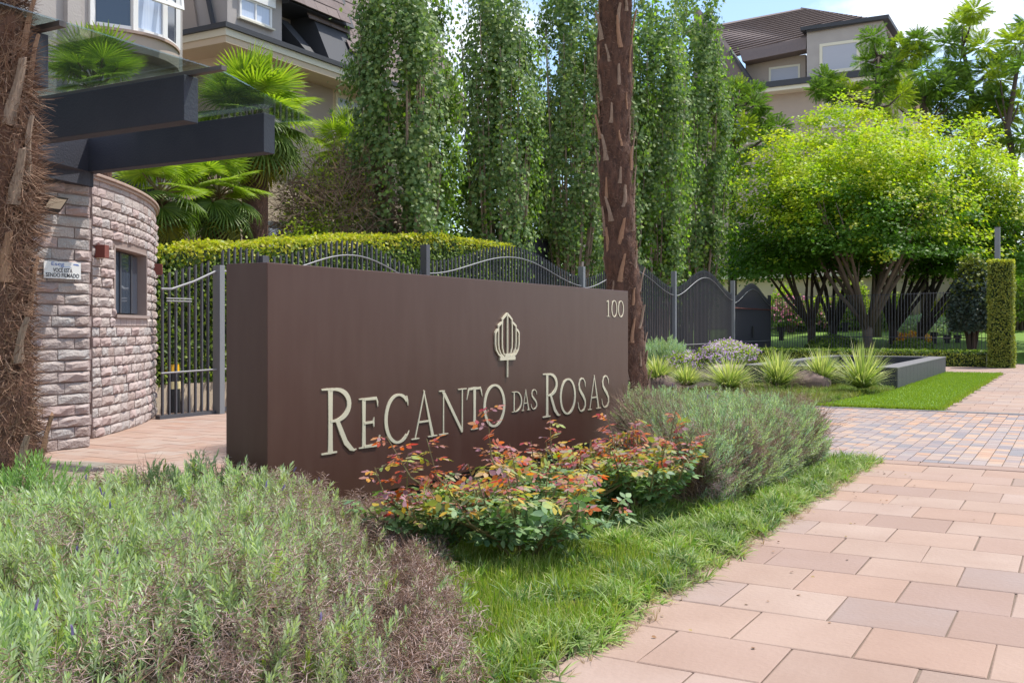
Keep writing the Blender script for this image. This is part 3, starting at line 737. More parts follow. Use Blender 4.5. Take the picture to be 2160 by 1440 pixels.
# notice on the pier
u0, Y0 = onv(84, WV); u1, Y1 = onv(162, WV); nz0, nz1 = zat(590, Y1), zat(555, Y1)
pl = empty('notice_plate', (u0, WV - .065, nz0), 'small white security notice on the stone pier beside the palm', 'notice')
mb = MB(); mb.box(0, u1 - u0, -.006, 0, 0, nz1 - nz0); mb.build('plate', M['white'], pl)
mb = MB(); mb.box(.02, u1 - u0 - .02, 0.0005, .066, .02, nz1 - nz0 - .02); mb.build('plate_standoff', M['fence'], pl)
M['ink'] = mat('black_ink', (.02, .02, .03), .6); M['ink_blue'] = mat('blue_ink', (.08, .16, .45), .6); M['ink_pale'] = mat('pale_blue_ink', (.35, .48, .72), .6)
def text(body, size, loc, m, parent, nm, stretch=1.0, bold=0.0, align='CENTER', width=None):
    cu = bpy.data.curves.new(nm, 'FONT'); cu.body = body; cu.size = size; cu.align_x = align; cu.offset = bold; cu.extrude = .0006
    to = bpy.data.objects.new(nm, cu); COL.objects.link(to); bpy.context.view_layer.update()
    me = bpy.data.meshes.new_from_object(to.evaluated_get(bpy.context.evaluated_depsgraph_get())); bpy.data.objects.remove(to)
    me.materials.clear(); me.materials.append(m); o = bpy.data.objects.new(nm, me); COL.objects.link(o); o.parent = parent
    xs = [v.co.x for v in me.vertices]; sx = stretch if width is None else width / (max(xs) - min(xs))
    o.location = loc; o.rotation_euler = (math.pi / 2, 0, 0); o.scale = (sx, 1, 1); return o
PWd, PHt = u1 - u0, nz1 - nz0
text('VOC\u00ca EST\u00c1', PHt * .34, (PWd / 2, -.0085, PHt * .38), M['ink'], pl, 'text_line', bold=.0005, width=PWd * .52)
text('SENDO FILMADO', PHt * .34, (PWd / 2, -.0085, PHt * .09), M['ink'], pl, 'text_line', bold=.0005, width=PWd * .90)
text('Eseg', PHt * .30, (PWd * .36, -.0085, PHt * .76), M['ink_blue'], pl, 'logo_text', width=PWd * .34)
mb = MB(); mb.box(PWd * .42, PWd * .72, -.0078, -.006, PHt * .69, PHt * .72); mb.build('logo_underline', M['ink_pale'], pl)
mb = MB(); mb.prism([(PWd * .78, 0), (PWd * .80, .0), (PWd * .94, 0), (PWd * .94, 0)], 0, 0) if False else mb.add([(PWd * .78, -.0082, PHt * .90), (PWd * .92, -.0082, PHt * .90), (PWd * .95, -.0082, PHt * .80), (PWd * .86, -.0082, PHt * .84), (PWd * .80, -.0082, PHt * .84)], [(0, 4, 3, 2, 1)])
mb.build('logo_camera', M['ink_blue'], pl)
# flood light, upper left on the pier, half hidden by the palm
p = cw(97, 430, onv(97, WV)[1]); fl = empty('flood_light', (p.x, WV - .03, p.z), 'small square flood light under the canopy on the stone pier', 'light')
mb = MB(); mb.hexa([(-.14, -.02, -.10), (.12, -.02, -.10), (.12, -.08, -.06), (-.14, -.08, -.06), (-.14, -.02, .10), (.12, -.02, .10), (.12, -.20, .06), (-.14, -.20, .06)][:8]); mb.build('lamp_housing', M['black'], fl)
mb = MB(); mb.add([(-.11, -.085, -.055), (.09, -.085, -.055), (.09, -.195, .045), (-.11, -.195, .045)], [(0, 1, 2, 3)]); o = mb.build('lamp_lens', M['cream'], fl); o.location = (0, -.012, -.004)
mb = MB(); mb.box(-.03, .03, -.03, .04, -.03, .03); mb.build('wall_bracket', M['black'], fl)

# ================================================================ CANOPY
cn = empty('glass_canopy', (WU, WV, 3.2), 'flat glass canopy on dark cantilevered concrete beams over the guard house entrance', 'canopy')
BZ0, BZ1 = 3.215, 3.62
beams = [(4.80, 6.83), (6.315, 6.85), (7.855, 7.36)]
for (bu, bv) in beams:
    mb = MB(); x0, y0 = bu - WU, bv - WV
    mb.box(x0, x0 + .165, y0, .30, BZ0 - 3.2, BZ1 - 3.2); mb.build('beam', M['concrete_dark'], cn, bevel=.006)
mb = MB(); mb.box(-3.3, .05, -.02, .42, 3.04 - 3.2, BZ1 - 3.2 - .003)
mb.box(-3.3, -1.6, -.6, -.022, 3.05 - 3.2, 3.212 - 3.2); mb.build('edge_beam', M['concrete_dark'], cn, bevel=.006)
# sloping corbel under the beams
mb = MB(); mb.hexa([(-2.0, -.55, -.14), (-.02, -.05, -.155), (-.02, .0, -.155), (-2.0, .0, -.14), (-2.0, -.75, .012), (-.02, -.05, .012), (-.02, .0, .012), (-2.0, .0, .012)]); mb.build('corbel', M['concrete_dark'], cn)
GZ = 3.664 - 3.2
E0 = uv(-3.32, 7.54); E1 = uv(-2.575, 8.94); E2 = uv(-2.186, 11.08)
def gl(poly, z0):
    mb = MB(); q = [(x - WU, y - WV) for x, y in poly]; mb.prism(q, z0, z0 + .012); return mb.build('glass_pane', M['glass'], cn)
gl([(3.2, E0[1]), (E0[0], E0[1]), (E0[0], 10.0), (3.2, 10.0)], GZ)
gl([(E0[0] + .012, E0[1]), (E1[0], E1[1]), (E1[0], 10.05), (E0[0] + .012, 10.05)], GZ)
gl([(E1[0] + .012, E1[1]), (E2[0], E2[1]), (E2[0] - .55, 9.2), (E1[0] + .012, 10.05)], GZ)
for (bu, bv), ex in zip(beams[:2], (.28, .40)):
    mb = MB(); x0, y0 = bu - WU + .05, bv - WV
    mb.box(x0, x0 + .06, y0 - ex, .0, GZ - .042, GZ - .002); mb.build('glass_bracket', M['steel'], cn)
# second, smaller canopy behind the guard house
c2 = empty('rear_canopy', (9.0, 12.6, 2.9), 'second dark beamed glass canopy seen behind the guard house roof edge', 'canopy')
for i, (px0, px1, py0, py1, Y) in enumerate(((232, 303, 372, 402, 19.0), (303, 332, 402, 432, 18.6))):
    a, c_ = cw(px0, py0, Y), cw(px1, py1, Y - .35); mb = MB()
    mb.box(min(a.x, c_.x) - 9, max(a.x, c_.x) - 9 + .15, min(a.y, c_.y) - 12.6, max(a.y, c_.y) - 12.6 + 1.5, c_.z - 2.9, a.z - 2.9); mb.build('beam', M['concrete_dark'], c2)
a = cw(302, 360, 18.7); e = cw(345, 405, 20.2)
mb = MB(); mb.add([(a.x - 9, a.y - 12.6, a.z - 2.9), (e.x - 9, e.y - 12.6, a.z - 2.9), (e.x - 9, e.y - 12.6 + 1.6, a.z - 2.9), (a.x - 9, a.y - 12.6 + 2.4, a.z - 2.9)], [(0, 1, 2, 3)])
o = mb.build('glass_pane', M['glass'], c2); so_ = o.modifiers.new('t', 'SOLIDIFY'); so_.thickness = .012

# ================================================================ WAVY BAR FENCE BEHIND THE SIGN
FV = 12.2
barm = MB(); barm.hexa([(-.014, -.019, 0), (.014, -.019, 0), (.014, .019, 0), (-.014, .019, 0), (-.014, -.019, .975), (.014, -.019, .995), (.014, .019, .995), (-.014, .019, .975)])
bar_me = barm.mesh('bar'); bar_me.materials.append(M['fence'])
def topz(u, a, b, lo, hi): t = (u - a) / (b - a); return lo + (hi - lo) * (.5 - .5 * math.cos(2 * math.pi * t)) ** .9
def add_bars(parent, us, f, v=FV, drop=0.06):
    for u in us:
        o = bpy.data.objects.new('bar', bar_me); COL.objects.link(o); o.parent = parent
        o.location = (u - parent.location.x, v - parent.location.y, drop); o.scale = (1, 1, f(u) - drop)
def rail(parent, pts, r, m, nm='rail'):
    mb = MB(); mb.tube([(p[0] - parent.location.x, p[1] - parent.location.y, p[2]) for p in pts], r, 5); return mb.build(nm, m, parent)
fence = empty('bar_fence', (12.96, FV, 0), 'long dark grey bar fence with wavy top running behind the brown sign', 'fence')
posts = [12.96, 17.9, 25.7, 33.1, 39.9]
for i, u in enumerate(posts):
    mb = MB(); x = u - 12.96; mb.box(x - .07, x + .07, -.10, .06, 0, (2.62, 3.16, 3.1, 3.33, 3.28)[i]); mb.build('post', M['fence'] if i < 2 else M['fence_light'], fence, bevel=.004)
prof = [(12.96, 17.9, 2.62, 3.08), (17.9, 25.7, 2.85, 3.42), (25.7, 33.1, 2.80, 3.48), (33.1, 39.9, 2.78, 3.55)]
for a, b_, lo, hi in prof:
    n = int((b_ - a - .2) / .155); us = [a + .16 + i * (b_ - a - .32) / n for i in range(n + 1)]
    add_bars(fence, us, lambda u: topz(u, a, b_, lo, hi))
    k = 22; rail(fence, [(a + .07 + (b_ - a - .14) * i / k, FV - .055, topz(a + .07 + (b_ - a - .14) * i / k, a, b_, lo, hi) - .30) for i in range(k + 1)], .013, M['rail'])
    rail(fence, [(a + .07, FV - .052, .78), (b_ - .07, FV - .052, .78)], .014, M['rail']); rail(fence, [(a + .07, FV, .07), (b_ - .07, FV, .07)], .022, M['fence'])
gate = empty('vehicle_gate', (39.97, FV, 0), 'grey metal gate leaf with rounded top at the right end of the wavy fence', 'gate')
us = [40.1 + i * .155 for i in range(35)]
add_bars(gate, us, lambda u: topz(u, 39.9, 45.6, 2.65, 3.3))
rail(gate, [(39.97 + 5.5 * i / 20, FV - .055, topz(39.97 + 5.5 * i / 20, 39.9, 45.6, 2.65, 3.3) - .28) for i in range(21)], .018, M['fence_light'])
rail(gate, [(40, FV - .055, 2.18), (45.5, FV - .055, 2.18)], .022, M['rust']); rail(gate, [(40, FV - .055, .8), (45.5, FV - .055, .8)], .016, M['rail'])
mb = MB(); mb.box(.1, 5.5, .048, .06, .08, 2.6); mb.build('gate_sheet', M['sheet_grey'], gate)
mb = MB(); mb.box(2.5, 2.62, -.12, -.06, .95, 1.45); mb.build('gate_lock', M['black'], gate)
mb = MB(); mb.box(5.50, 5.60, -.07, .07, 0, 2.85); mb.build('gate_frame', M['fence'], gate)

pg = empty('pedestrian_gate', (11.93, FV, 0), 'open barred pedestrian gate with curved pull handle left of the sign', 'gate')
add_bars(pg, [12.06 + i * .135 for i in range(7)], lambda u: 2.63 + .12 * math.sin((u - 11.9) * 2.6))
mb = MB(); mb.box(-.055, .055, -.13, .03, 0, 2.40); mb.build('gate_post', M['fence_light'], pg, bevel=.004)
rail(pg, [(11.98 + i * .1, FV - .055, 2.30 + .06 * math.sin(i * .45) - .012 * i) for i in range(10)], .016, M['rail'])
rail(pg, [(11.98, FV - .055, .72), (12.9, FV - .055, .72)], .014, M['rail'])
mb = MB(); mb.box(.06, .98, -.05, .03, .03, .10); mb.build('bottom_rail', M['fence'], pg)
mb = MB(); mb.tube([(.18, -.06, 1.22), (.22, -.10, 1.27), (.30, -.17, 1.38), (.30, -.17, 1.46), (.22, -.10, 1.57), (.18, -.06, 1.62)], .017, 8); mb.build('handle', M['rail'], pg)
sp = empty('side_fence_panel', (10.75, FV, 0), 'short barred fence panel between the guard house and the pedestrian gate', 'fence')
add_bars(sp, [10.82 + i * .132 for i in range(8)], lambda u: 2.22 + .30 * (u - 10.8) / 1.1)
rail(sp, [(10.75, FV - .055, 1.98), (10.95, FV - .055, 1.985), (11.4, FV - .055, 2.12), (11.88, FV - .055, 2.31)], .017, M['rail'])
rail(sp, [(10.75, FV - .055, .70), (11.88, FV - .055, .72)], .014, M['rail']); rail(sp, [(10.85, FV - .055, 1.84), (11.35, FV - .055, 1.84)], .011, M['rail']); rail(sp, [(10.85, FV - .055, 1.80), (11.35, FV - .055, 1.80)], .011, M['rail'])
mb = MB(); mb.box(-.02, 1.12, -.05, .05, .0, .055); mb.build('bottom_rail', M['fence'], sp)
p = cw(378, 552, 17.0)
tp = empty('gate_column', (p.x, p.y, 0), 'tall dark grey steel column standing behind the pedestrian gate bars', 'post')
mb = MB(); mb.box(-.09, .09, -.09, .09, 0, p.z); mb.build('column_shaft', M['fence'], tp); mb = MB(); mb.box(-.12, .12, -.12, .12, 0, .03); mb.build('column_foot', M['black'], tp)
p = cw(361, 865, 16.6)
bo = empty('bollard', (p.x, p.y, 0), 'black bollard with yellow and cream bands behind the gate bars', 'bollard')
mb = MB(); mb.tube([(0, 0, 0), (0, 0, .70)], [.16, .13], 14); mb.build('bollard_body', M['black'], bo)
M['yellow'] = mat('yellow_reflector', (.85, .48, .02), .5); M['creamband'] = mat('pale_reflector', (.80, .70, .38), .5)
mb = MB(); mb.tube([(0, 0, .39), (0, 0, .51)], .150, 14); mb.build('cream_band', M['creamband'], bo)
mb = MB(); mb.tube([(0, 0, .66), (0, 0, .79)], [.135, .125], 14); mb.build('yellow_band', M['yellow'], bo)
p = cw(354, 562, 16.8); cc = empty('security_camera', (p.x, p.y, p.z), 'small white bullet camera above the hedge beside the guard house', 'camera')
mb = MB(); mb.tube([(-.14, 0, 0), (.10, -.04, 0)], .045, 10); mb.build('camera_body', M['white'], cc)
mb = MB(); mb.tube([(0, 0, -.03), (0, .05, -.2), (0, .3, -.25)], .02, 6); mb.build('camera_arm', M['fence'], cc)
mb = MB(); mb.box(-.17, .12, -.06, .06, .05, .06); mb.build('sun_shield', M['white'], cc)
lwl = MB(); lwl.box(10.5, 24.5, 12.95, 13.15, 0, .46); hw_ = lwl.build('retaining_wall', M['stucco_cream']); tag(hw_, 'low cream wall under the clipped hedge behind the gate', 'wall')
hw_.name = 'low_wall'

# ================================================================ SCATTER TOOLS FOR PLANTS
def leaves_on(P, Nrm, size, tmpl, mi, nm, jit=.8, wid=1.0):
    if len(P) == 0: return
    d = Nrm + RNG.normal(size=Nrm.shape) * jit
    up = RNG.normal(size=Nrm.shape) + np.array([0, 0, -.3])
    s = size * RNG.uniform(.65, 1.25, len(P)); nm.add(tmpl[0], tmpl[1], P, face_basis(d, up), np.c_[s * wid, s, s], mi)
def hedge_box(name, label, x0, x1, y0, y1, z0, ztop, n, leaf=.055, mats=('hedge_leaf', 'hedge_top'), cat='hedge', topn=.25, faces='ftlr', bump=.06, tmpl=T_OVAL, topband=.22, round_=0.0, core=True):
    """clipped hedge; ztop is a function of x"""
    o = empty(name, (x0, y0, z0), label, cat); nm = NM()
    areas = []
    H_ = ztop((x0 + x1) / 2) - z0
    A = {'f': (x1 - x0) * H_, 'b': (x1 - x0) * H_, 't': (x1 - x0) * (y1 - y0), 'l': (y1 - y0) * H_, 'r': (y1 - y0) * H_}
    tot = sum(A[k] for k in faces)
    for k in faces:
        c = int(n * A[k] / tot); a = RNG.uniform(0, 1, c); b = RNG.uniform(0, 1, c)
        X = x0 + (x1 - x0) * a; Y = y0 + (y1 - y0) * a
        if k in 'fb':
            Z = np.array([z0 + (ztop(x) - z0) * q for x, q in zip(X, b)]); P = np.c_[X, np.full(c, y0 if k == 'f' else y1), Z]; Nr = np.tile([0, -1. if k == 'f' else 1., .35], (c, 1))
        elif k == 't':
            Z = np.array([ztop(x) for x in X]); P = np.c_[X, y0 + (y1 - y0) * b, Z]; Nr = np.tile([0, 0, 1.], (c, 1))
        else:
            xx = x0 if k == 'l' else x1; Z = z0 + (ztop(xx) - z0) * b; P = np.c_[np.full(c, xx), Y, Z]; Nr = np.tile([-1. if k == 'l' else 1., 0, .35], (c, 1))
        P = P + Nr * (RNG.normal(0, bump * .45, (c, 1)) + (fnoise(P, 1.7, 2) * bump * 1.4)[:, None])
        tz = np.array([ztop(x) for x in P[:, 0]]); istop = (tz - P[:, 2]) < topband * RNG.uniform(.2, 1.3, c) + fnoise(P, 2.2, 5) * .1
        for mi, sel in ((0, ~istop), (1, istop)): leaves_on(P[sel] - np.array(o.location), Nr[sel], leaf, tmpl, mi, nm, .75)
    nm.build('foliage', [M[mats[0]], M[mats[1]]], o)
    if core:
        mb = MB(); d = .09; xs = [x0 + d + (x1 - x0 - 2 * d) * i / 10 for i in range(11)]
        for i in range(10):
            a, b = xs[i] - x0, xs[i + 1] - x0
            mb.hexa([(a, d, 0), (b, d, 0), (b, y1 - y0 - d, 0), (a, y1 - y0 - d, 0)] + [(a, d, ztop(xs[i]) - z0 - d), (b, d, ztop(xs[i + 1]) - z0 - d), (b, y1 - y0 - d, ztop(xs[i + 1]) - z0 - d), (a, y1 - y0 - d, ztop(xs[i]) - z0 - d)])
        mb.build('shade_core', M['leaf_core'], o)  # solid dark filler standing in for the shaded hedge interior
    return o
def blob(name, label, c, r, n, leaf, mats, cat='shrub', group=None, tmpl=T_OVAL, stem=True, topfrac=.35, rough=.25, flower=None, trunk='bark_mid', fill=.75, jit=.9):
    """rounded shrub with uneven outline, c = base centre, r = (rx, ry, height)"""
    o = empty(name, c, label, cat, group); nm = NM()
    D = rdir(n); D[:, 2] = np.abs(D[:, 2]) * 1.1 - .15; D /= np.linalg.norm(D, axis=1, keepdims=True)
    k = 1 + rough * fnoise(D * 1.0, 2.3, c[0] % 7) + rough * .6 * fnoise(D, 5.5, 3)
    rad = (1 - (1 - fill) * RNG.uniform(0, 1, n) ** .8) * k
    P = D * rad[:, None] * np.array([r[0], r[1], r[2] * .62]); P[:, 2] += r[2] * .40; P[:, 2] = np.maximum(P[:, 2], .03)
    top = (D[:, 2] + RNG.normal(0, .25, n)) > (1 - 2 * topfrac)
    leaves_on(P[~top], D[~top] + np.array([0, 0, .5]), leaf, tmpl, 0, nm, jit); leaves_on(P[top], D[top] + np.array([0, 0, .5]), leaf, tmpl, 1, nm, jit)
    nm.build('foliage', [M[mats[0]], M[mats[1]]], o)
    if flower:
        fn, fs, fm = flower; q = RNG.choice(n, fn); f = NM(); leaves_on(P[q] * 1.04, D[q], fs, T_OVAL, 0, f, .6, 1.6); leaves_on(P[q] * 1.05 + RNG.normal(0, fs * .4, (fn, 3)), D[q], fs, T_OVAL, 0, f, .8, 1.6)
        f.build('flowers', [M[fm]], o)
    if stem:
        mb = MB()
        for i in range(7):
            a = i * .9; e = Vector((math.cos(a) * r[0] * .55, math.sin(a) * r[1] * .55, r[2] * .62)); mb.tube([(0, 0, -.02), e * .45 + Vector((0, 0, .05)), e], [r[2] * .022 + .004, r[2] * .014 + .003, .003], 5)
        mb.build('stems', M[trunk], o)
    return o

# clipped hedge behind the fence
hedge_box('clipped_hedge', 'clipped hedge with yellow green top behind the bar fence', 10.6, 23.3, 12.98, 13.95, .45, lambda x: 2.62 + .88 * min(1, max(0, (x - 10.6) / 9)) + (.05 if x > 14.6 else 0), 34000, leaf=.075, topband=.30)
# ivy-clad pillar, its post, low hedge, far barred fence
hp = hedge_box('hedge_pillar', 'tall square ivy covered pillar at the right end of the far fence', 38.4, 39.3, 1.95, 2.72, 0, lambda x: 3.72, 11000, leaf=.07, mats=('ivy', 'hedge_top'), cat='pillar', faces='flrbt', topband=.12, bump=.03)
hedge_box('low_hedge', 'low clipped hedge at the foot of the far bar fence', 39.0, 40.4, 2.75, 12.3, 0, lambda x: .55, 10000, leaf=.07, mats=('ivy', 'hedge_leaf'), faces='lt', bump=.03, topband=.1)
hedge_box('ivy_wall', 'dark ivy covered wall at the right picture edge beyond the pillar', 44, 48.5, .2, 1.5, 0, lambda x: 3.9, 6000, leaf=.09, mats=('ivy', 'ivy'), cat='wall', faces='lbt')
p = cw(2104, 480, 37.5); gp_ = empty('grey_post', (p.x, p.y, 0), 'slim grey post rising above the ivy covered pillar', 'post')
mb = MB(); mb.box(-.09, .09, -.09, .09, 0, p.z); mb.build('post_shaft', M['fence_light'], gp_)
mb = MB(); mb.box(-.1, .1, -.1, .1, p.z, p.z + .02); mb.build('post_cap', M['fence'], gp_)
rf_ = empty('far_bar_fence', (45.3, 12.1, 0), 'thin dark vertical bar fence in front of the maple trees', 'fence')
fa, fb = Vector((45.3, 12.1)), Vector((40.5, 2.6)); nb = 76
tb = MB(); tb.box(-.010, .010, -.010, .010, 0, 1); tbm = tb.mesh('bar'); tbm.materials.append(M['fence'])
for i in range(nb + 1):
    q = fa.lerp(fb, i / nb); o = bpy.data.objects.new('bar', tbm); COL.objects.link(o); o.parent = rf_; o.location = (q.x - 45.3, q.y - 12.1, 0); o.scale = (1, 1, 2.75)
for z_ in (1.0,): 
    mb = MB(); mb.tube([(0, 0, z_), (fb.x - fa.x, fb.y - fa.y, z_)], .016, 4); mb.build('rail', M['fence'], rf_)
mb = MB(); mb.tube([(0, 0, 2.70), (fb.x - fa.x, fb.y - fa.y, 2.70)], .012, 4); mb.build('rail', M['fence'], rf_)

# ================================================================ PLANTER BASIN
pb = empty('planter_basin', (23.97, 3.55, 0), 'low dark stone walled basin beside the green lawn wedge', 'planter')
L_, W__, PH, TH = 9.5, 3.5, .50, .42
for nm_, bx in (('basin_wall', (0, L_, 0, TH)), ('basin_wall', (0, TH, TH + .002, W__)), ('basin_wall', (L_ - TH, L_, TH + .002, W__)), ('basin_wall', (TH + .002, L_ - TH - .002, W__ - TH, W__))):
    mb = MB(); mb.box(*bx, 0, PH - .03); mb.build(nm_, M['planter'], pb)
    mb = MB(); mb.box(bx[0] + (-.012 if bx[0] == 0 else 0), bx[1] + (.012 if bx[1] == L_ else 0), bx[2] - (.012 if bx[2] == 0 else -0.001), bx[3] + (.012 if bx[3] == W__ else 0), PH - .028, PH); mb.build('coping', M['planter_top'] if bx[3] == TH or bx[1] == TH else M['planter_top'], pb, bevel=.004)
for i in range(15):
    mb = MB(); x = .05 + i * .635
    if x + .6 < L_: mb.box(x, x + .625, -.008, -.0005, .005, PH - .034); mb.build('cladding_tile', M['planter'], pb)
mb = MB(); mb.box(TH, L_ - TH, TH, W__ - TH, 0.0, .30)
M['water'] = mat('dark_basin_floor', (.03, .032, .04), .2); mb.build('basin_floor', M['water'], pb)

# ================================================================ BUILDINGS
def win(parent, plane, at, a0, a1, z0, z1, pane='pane', frame='cream', fw=.07, nx=2, nz=1, depth=.1, sgn=-1, nm='window'):
    """window on plane 'v' (facing -y) or 'u' (facing -x), recessed a little, frame proud"""
    ox, oy = parent.location.x, parent.location.y
    def bx(mb, p0, p1, q0, q1, d0, d1):
        if plane == 'v': mb.box(p0 - ox, p1 - ox, at + d0 - oy, at + d1 - oy, q0, q1)
        else: mb.box(at + d0 - ox, at + d1 - ox, p0 - oy, p1 - oy, q0, q1)
    f = MB(); bx(f, a0, a0 + fw, z0, z1, -.05, .03); bx(f, a1 - fw, a1, z0, z1, -.05, .03); bx(f, a0 + fw, a1 - fw, z0, z0 + fw, -.05, .03); bx(f, a0 + fw, a1 - fw, z1 - fw, z1, -.05, .03)
    for i in range(1, nx): x = a0 + (a1 - a0) * i / nx; bx(f, x - fw * .4, x + fw * .4, z0 + fw, z1 - fw, -.045, .02)
    for i in range(1, nz): z = z0 + (z1 - z0) * i / nz; bx(f, a0 + fw, a1 - fw, z - fw * .3, z + fw * .3, -.04, .02)
    fo = f.build(nm, M[frame], parent)
    pnl = MB(); bx(pnl, a0 + fw * .9, a1 - fw * .9, z0 + fw * .9, z1 - fw * .9, -.015, .01); pnl.build('pane', M[pane], fo)
    s = MB(); bx(s, a0 - .05, a1 + .05, z0 - .05, z0 - .003, -.12, .02); s.build('sill', M['cream'], fo)
    return fo
def shingle_roof(parent, p0, rowdir, slopedir, rows, cols, rh=.30, cw_=.45, stuff=True, nm='shingle', th=.03, poly=None):
    """overlapping shingles starting at p0 (world), laid along rowdir, climbing along slopedir"""
    rd, sd = Vector(rowdir).normalized(), Vector(slopedir).normalized(); nn = rd.cross(sd).normalized()
    if nn.z < 0: nn = -nn
    off = Vector(parent.location); tilt = th / rh
    Rm = Matrix((rd, (sd - nn * tilt).normalized(), nn)).transposed()
    b = MB(); b.box(0, cw_ - .008, 0, rh * 1.15, 0, th); me = None
    big = MB()
    if not stuff: me = b.mesh(nm); me.materials.append(M['shingle'])
    for j in range(rows):
        for i in range(-1, cols):
            x = i * cw_ + (cw_ / 2 if j % 2 else 0); 
            if poly and not poly(x + cw_ / 2, j * rh + rh / 2): continue
            q = Vector(p0) + rd * x + sd * (j * rh) + nn * (.012 + random.uniform(0, .012)) - off
            if stuff:
                big.add([Rm @ Vector(v) + q for v in b.v], b.f)
            else:
                o = bpy.data.objects.new(nm, me); COL.objects.link(o); o.parent = parent; o.matrix_local = Matrix.Translation(q) @ Rm.to_4x4()
    if stuff: tag(big.build(nm + 's', M['shingle'], parent), kind='stuff')

# --- B1: grey block with the curved bay, upper left
B1V = 17.0
b1 = empty('bay_window_building', (15.63, B1V, 0), 'grey rendered block with curved bay window at the upper left', 'building')
mb = MB(); mb.box(-12.5, 0, 0, 6, 0, 13); mb.build('wall', M['stucco_grey'], b1)
mb = MB(); mb.box(-2.95, -2.65, -.12, -.002, 0, 12.9); mb.build('wall_pilaster', M['stucco_grey'], b1)
# bay: arc from u=13.25 to 15.55, bulge .55
def bayp(t, e=0.0): a = math.pi * t; return (-2.38 + 2.28 * t, -(.55 + e) * math.sin(a) ** .8 - e * .4)
def bayslab(nm, z0, z1, e, m):
    pts = [bayp(i / 20, e) for i in range(21)]; mb = MB(); mb.prism([(p[0], p[1]) for p in pts] , z0, z1); return mb.build(nm, M[m], b1)
bayslab('bay_spandrel', 6.92, 7.28, 0, 'stucco_taupe'); bayslab('bay_sill', 7.283, 7.34, .05, 'cap')
ts = [.0, .04, .30, .34, .62, .66, .90, .94, 1.0]; 
fr = MB()
for t in (.02, .32, .64, .92): x, y = bayp(t); fr.box(x - .06, x + .06, y + .0, y + .14, 7.341, 12.8)
fw_ = fr.build('bay_window', M['white'], b1)
for (t0, t1, kk) in ((.05, .29, 0), (.35, .61, 1), (.67, .89, 0)):
    (xa, ya), (xb, yb) = bayp(t0), bayp(t1); mb = MB(); mb.hexa([(xa, ya + .06, 7.36), (xb, yb + .06, 7.36), (xb, yb + .075, 7.36), (xa, ya + .075, 7.36), (xa, ya + .06, 12.7), (xb, yb + .06, 12.7), (xb, yb + .075, 12.7), (xa, ya + .075, 12.7)]); mb.build('pane', M['curtain' if kk else 'pane'], fw_)
    for zz in (7.36, 8.22, 9.3):
        mb = MB(); mb.hexa([(xa, ya + .02, zz), (xb, yb + .02, zz), (xb, yb + .10, zz), (xa, ya + .10, zz), (xa, ya + .02, zz + .07), (xb, yb + .02, zz + .07), (xb, yb + .10, zz + .07), (xa, ya + .10, zz + .07)]); mb.build('window_bar', M['white'], fw_)
# open casement
(xa, ya), (xb, yb) = bayp(.36), bayp(.60)
mb = MB(); 
for x0, x1 in ((0, .06), (.36, .42), (.72, .78)): mb.box(x0, x1, -.05, 0, .0, 2.2)
mb.box(0, .78, -.048, .002, 0, .07); cs = mb.build('casement', M['white'], fw_); cs.location = (xa + .04, ya - .28, 7.95); cs.rotation_euler = (math.radians(-7), 0, math.atan2(yb - ya, xb - xa))
win(b1, 'v', B1V - .002, 11.2, 12.2, 8.35, 9.8, 'pane', 'white', nx=1)
u_a, _ = onv(326, B1V); u_b, _ = onv(356, B1V)
win(b1, 'v', B1V - .002, u_a, u_b, 2.3, 3.95, 'blind', 'fence_light', nx=2)
mb = MB(); mb.box(-.015, .0, .002, 6, 0, 8.0); 
# --- B2: cream building with brown mansard roof
B2V, B2U, EZ = 19.3, 19.2, 8.86
b2 = empty('mansard_building', (B2U, B2V, 0), 'cream and grey building with brown shingle mansard roof and wide eaves', 'building')
mb = MB(); mb.box(0, 10, 0, 12, 0, 8.45); mb.build('wall', M['stucco_cream'], b2)
mb = MB(); mb.box(-3.5, 0, .9, 8, 0, 3.9); mb.build('low_wing', M['stucco_cream'], b2)
mb = MB(); mb.box(-.9, 10.4, -.9, 12, 8.45, 8.62); mb.build('soffit', M['stucco_cream'], b2)
mb = MB(); mb.box(-.93, 10.42, -.93, 12, 8.622, 8.80); mb.build('fascia', M['cream'], b2)
mb = MB(); mb.box(-1.0, 10.45, -1.0, 12, 8.802, 8.93); mb.build('gutter', M['dark_trim'], b2)
mb = MB(); mb.box(.0, 2.05, -.05, 12, 8.93, 12.5); mb.build('dormer', M['stucco_grey'], b2)
mb = MB(); mb.box(2.052, 4.6, .75, 10, 8.93, 12.5); mb.build('recess_wall', M['stucco_grey'], b2)
ua, Ya = onv(503, B2V - .05); ub, Yb = onv(571, B2V - .05)
win(b2, 'v', B2V - .052, ua, ub, zat(62, Yb), zat(-10, Ya), 'curtain', 'white', nx=2)
mb = MB(); mb.box(ua - B2U - .08, ub - B2U + .08, -.16, -.052, zat(-8, Ya) , zat(-8, Ya) + .3); mb.build('shutter_box', M['white'], b2)
ua, Ya = onv(593, B2V + .75); ub, Yb = onv(622, B2V + .75)
win(b2, 'v', B2V + .748, ua, ub, zat(96, Yb), zat(50, Ya), 'pane', 'cream', nx=1, fw=.05)
ua, Ya = onv(706, B2V); ub, Yb = onv(768, B2V)
win(b2, 'v', B2V - .002, ua, ub, zat(272, Yb), zat(197, Ya), 'curtain', 'cream', nx=2, nz=2, fw=.10)
mb = MB(); mb.box(ua - B2U - 1.3, ua - B2U - .1, -.012, -.002, 6.9, 8.44); mb.build('shaded_panel', M['stucco_taupe'], b2)
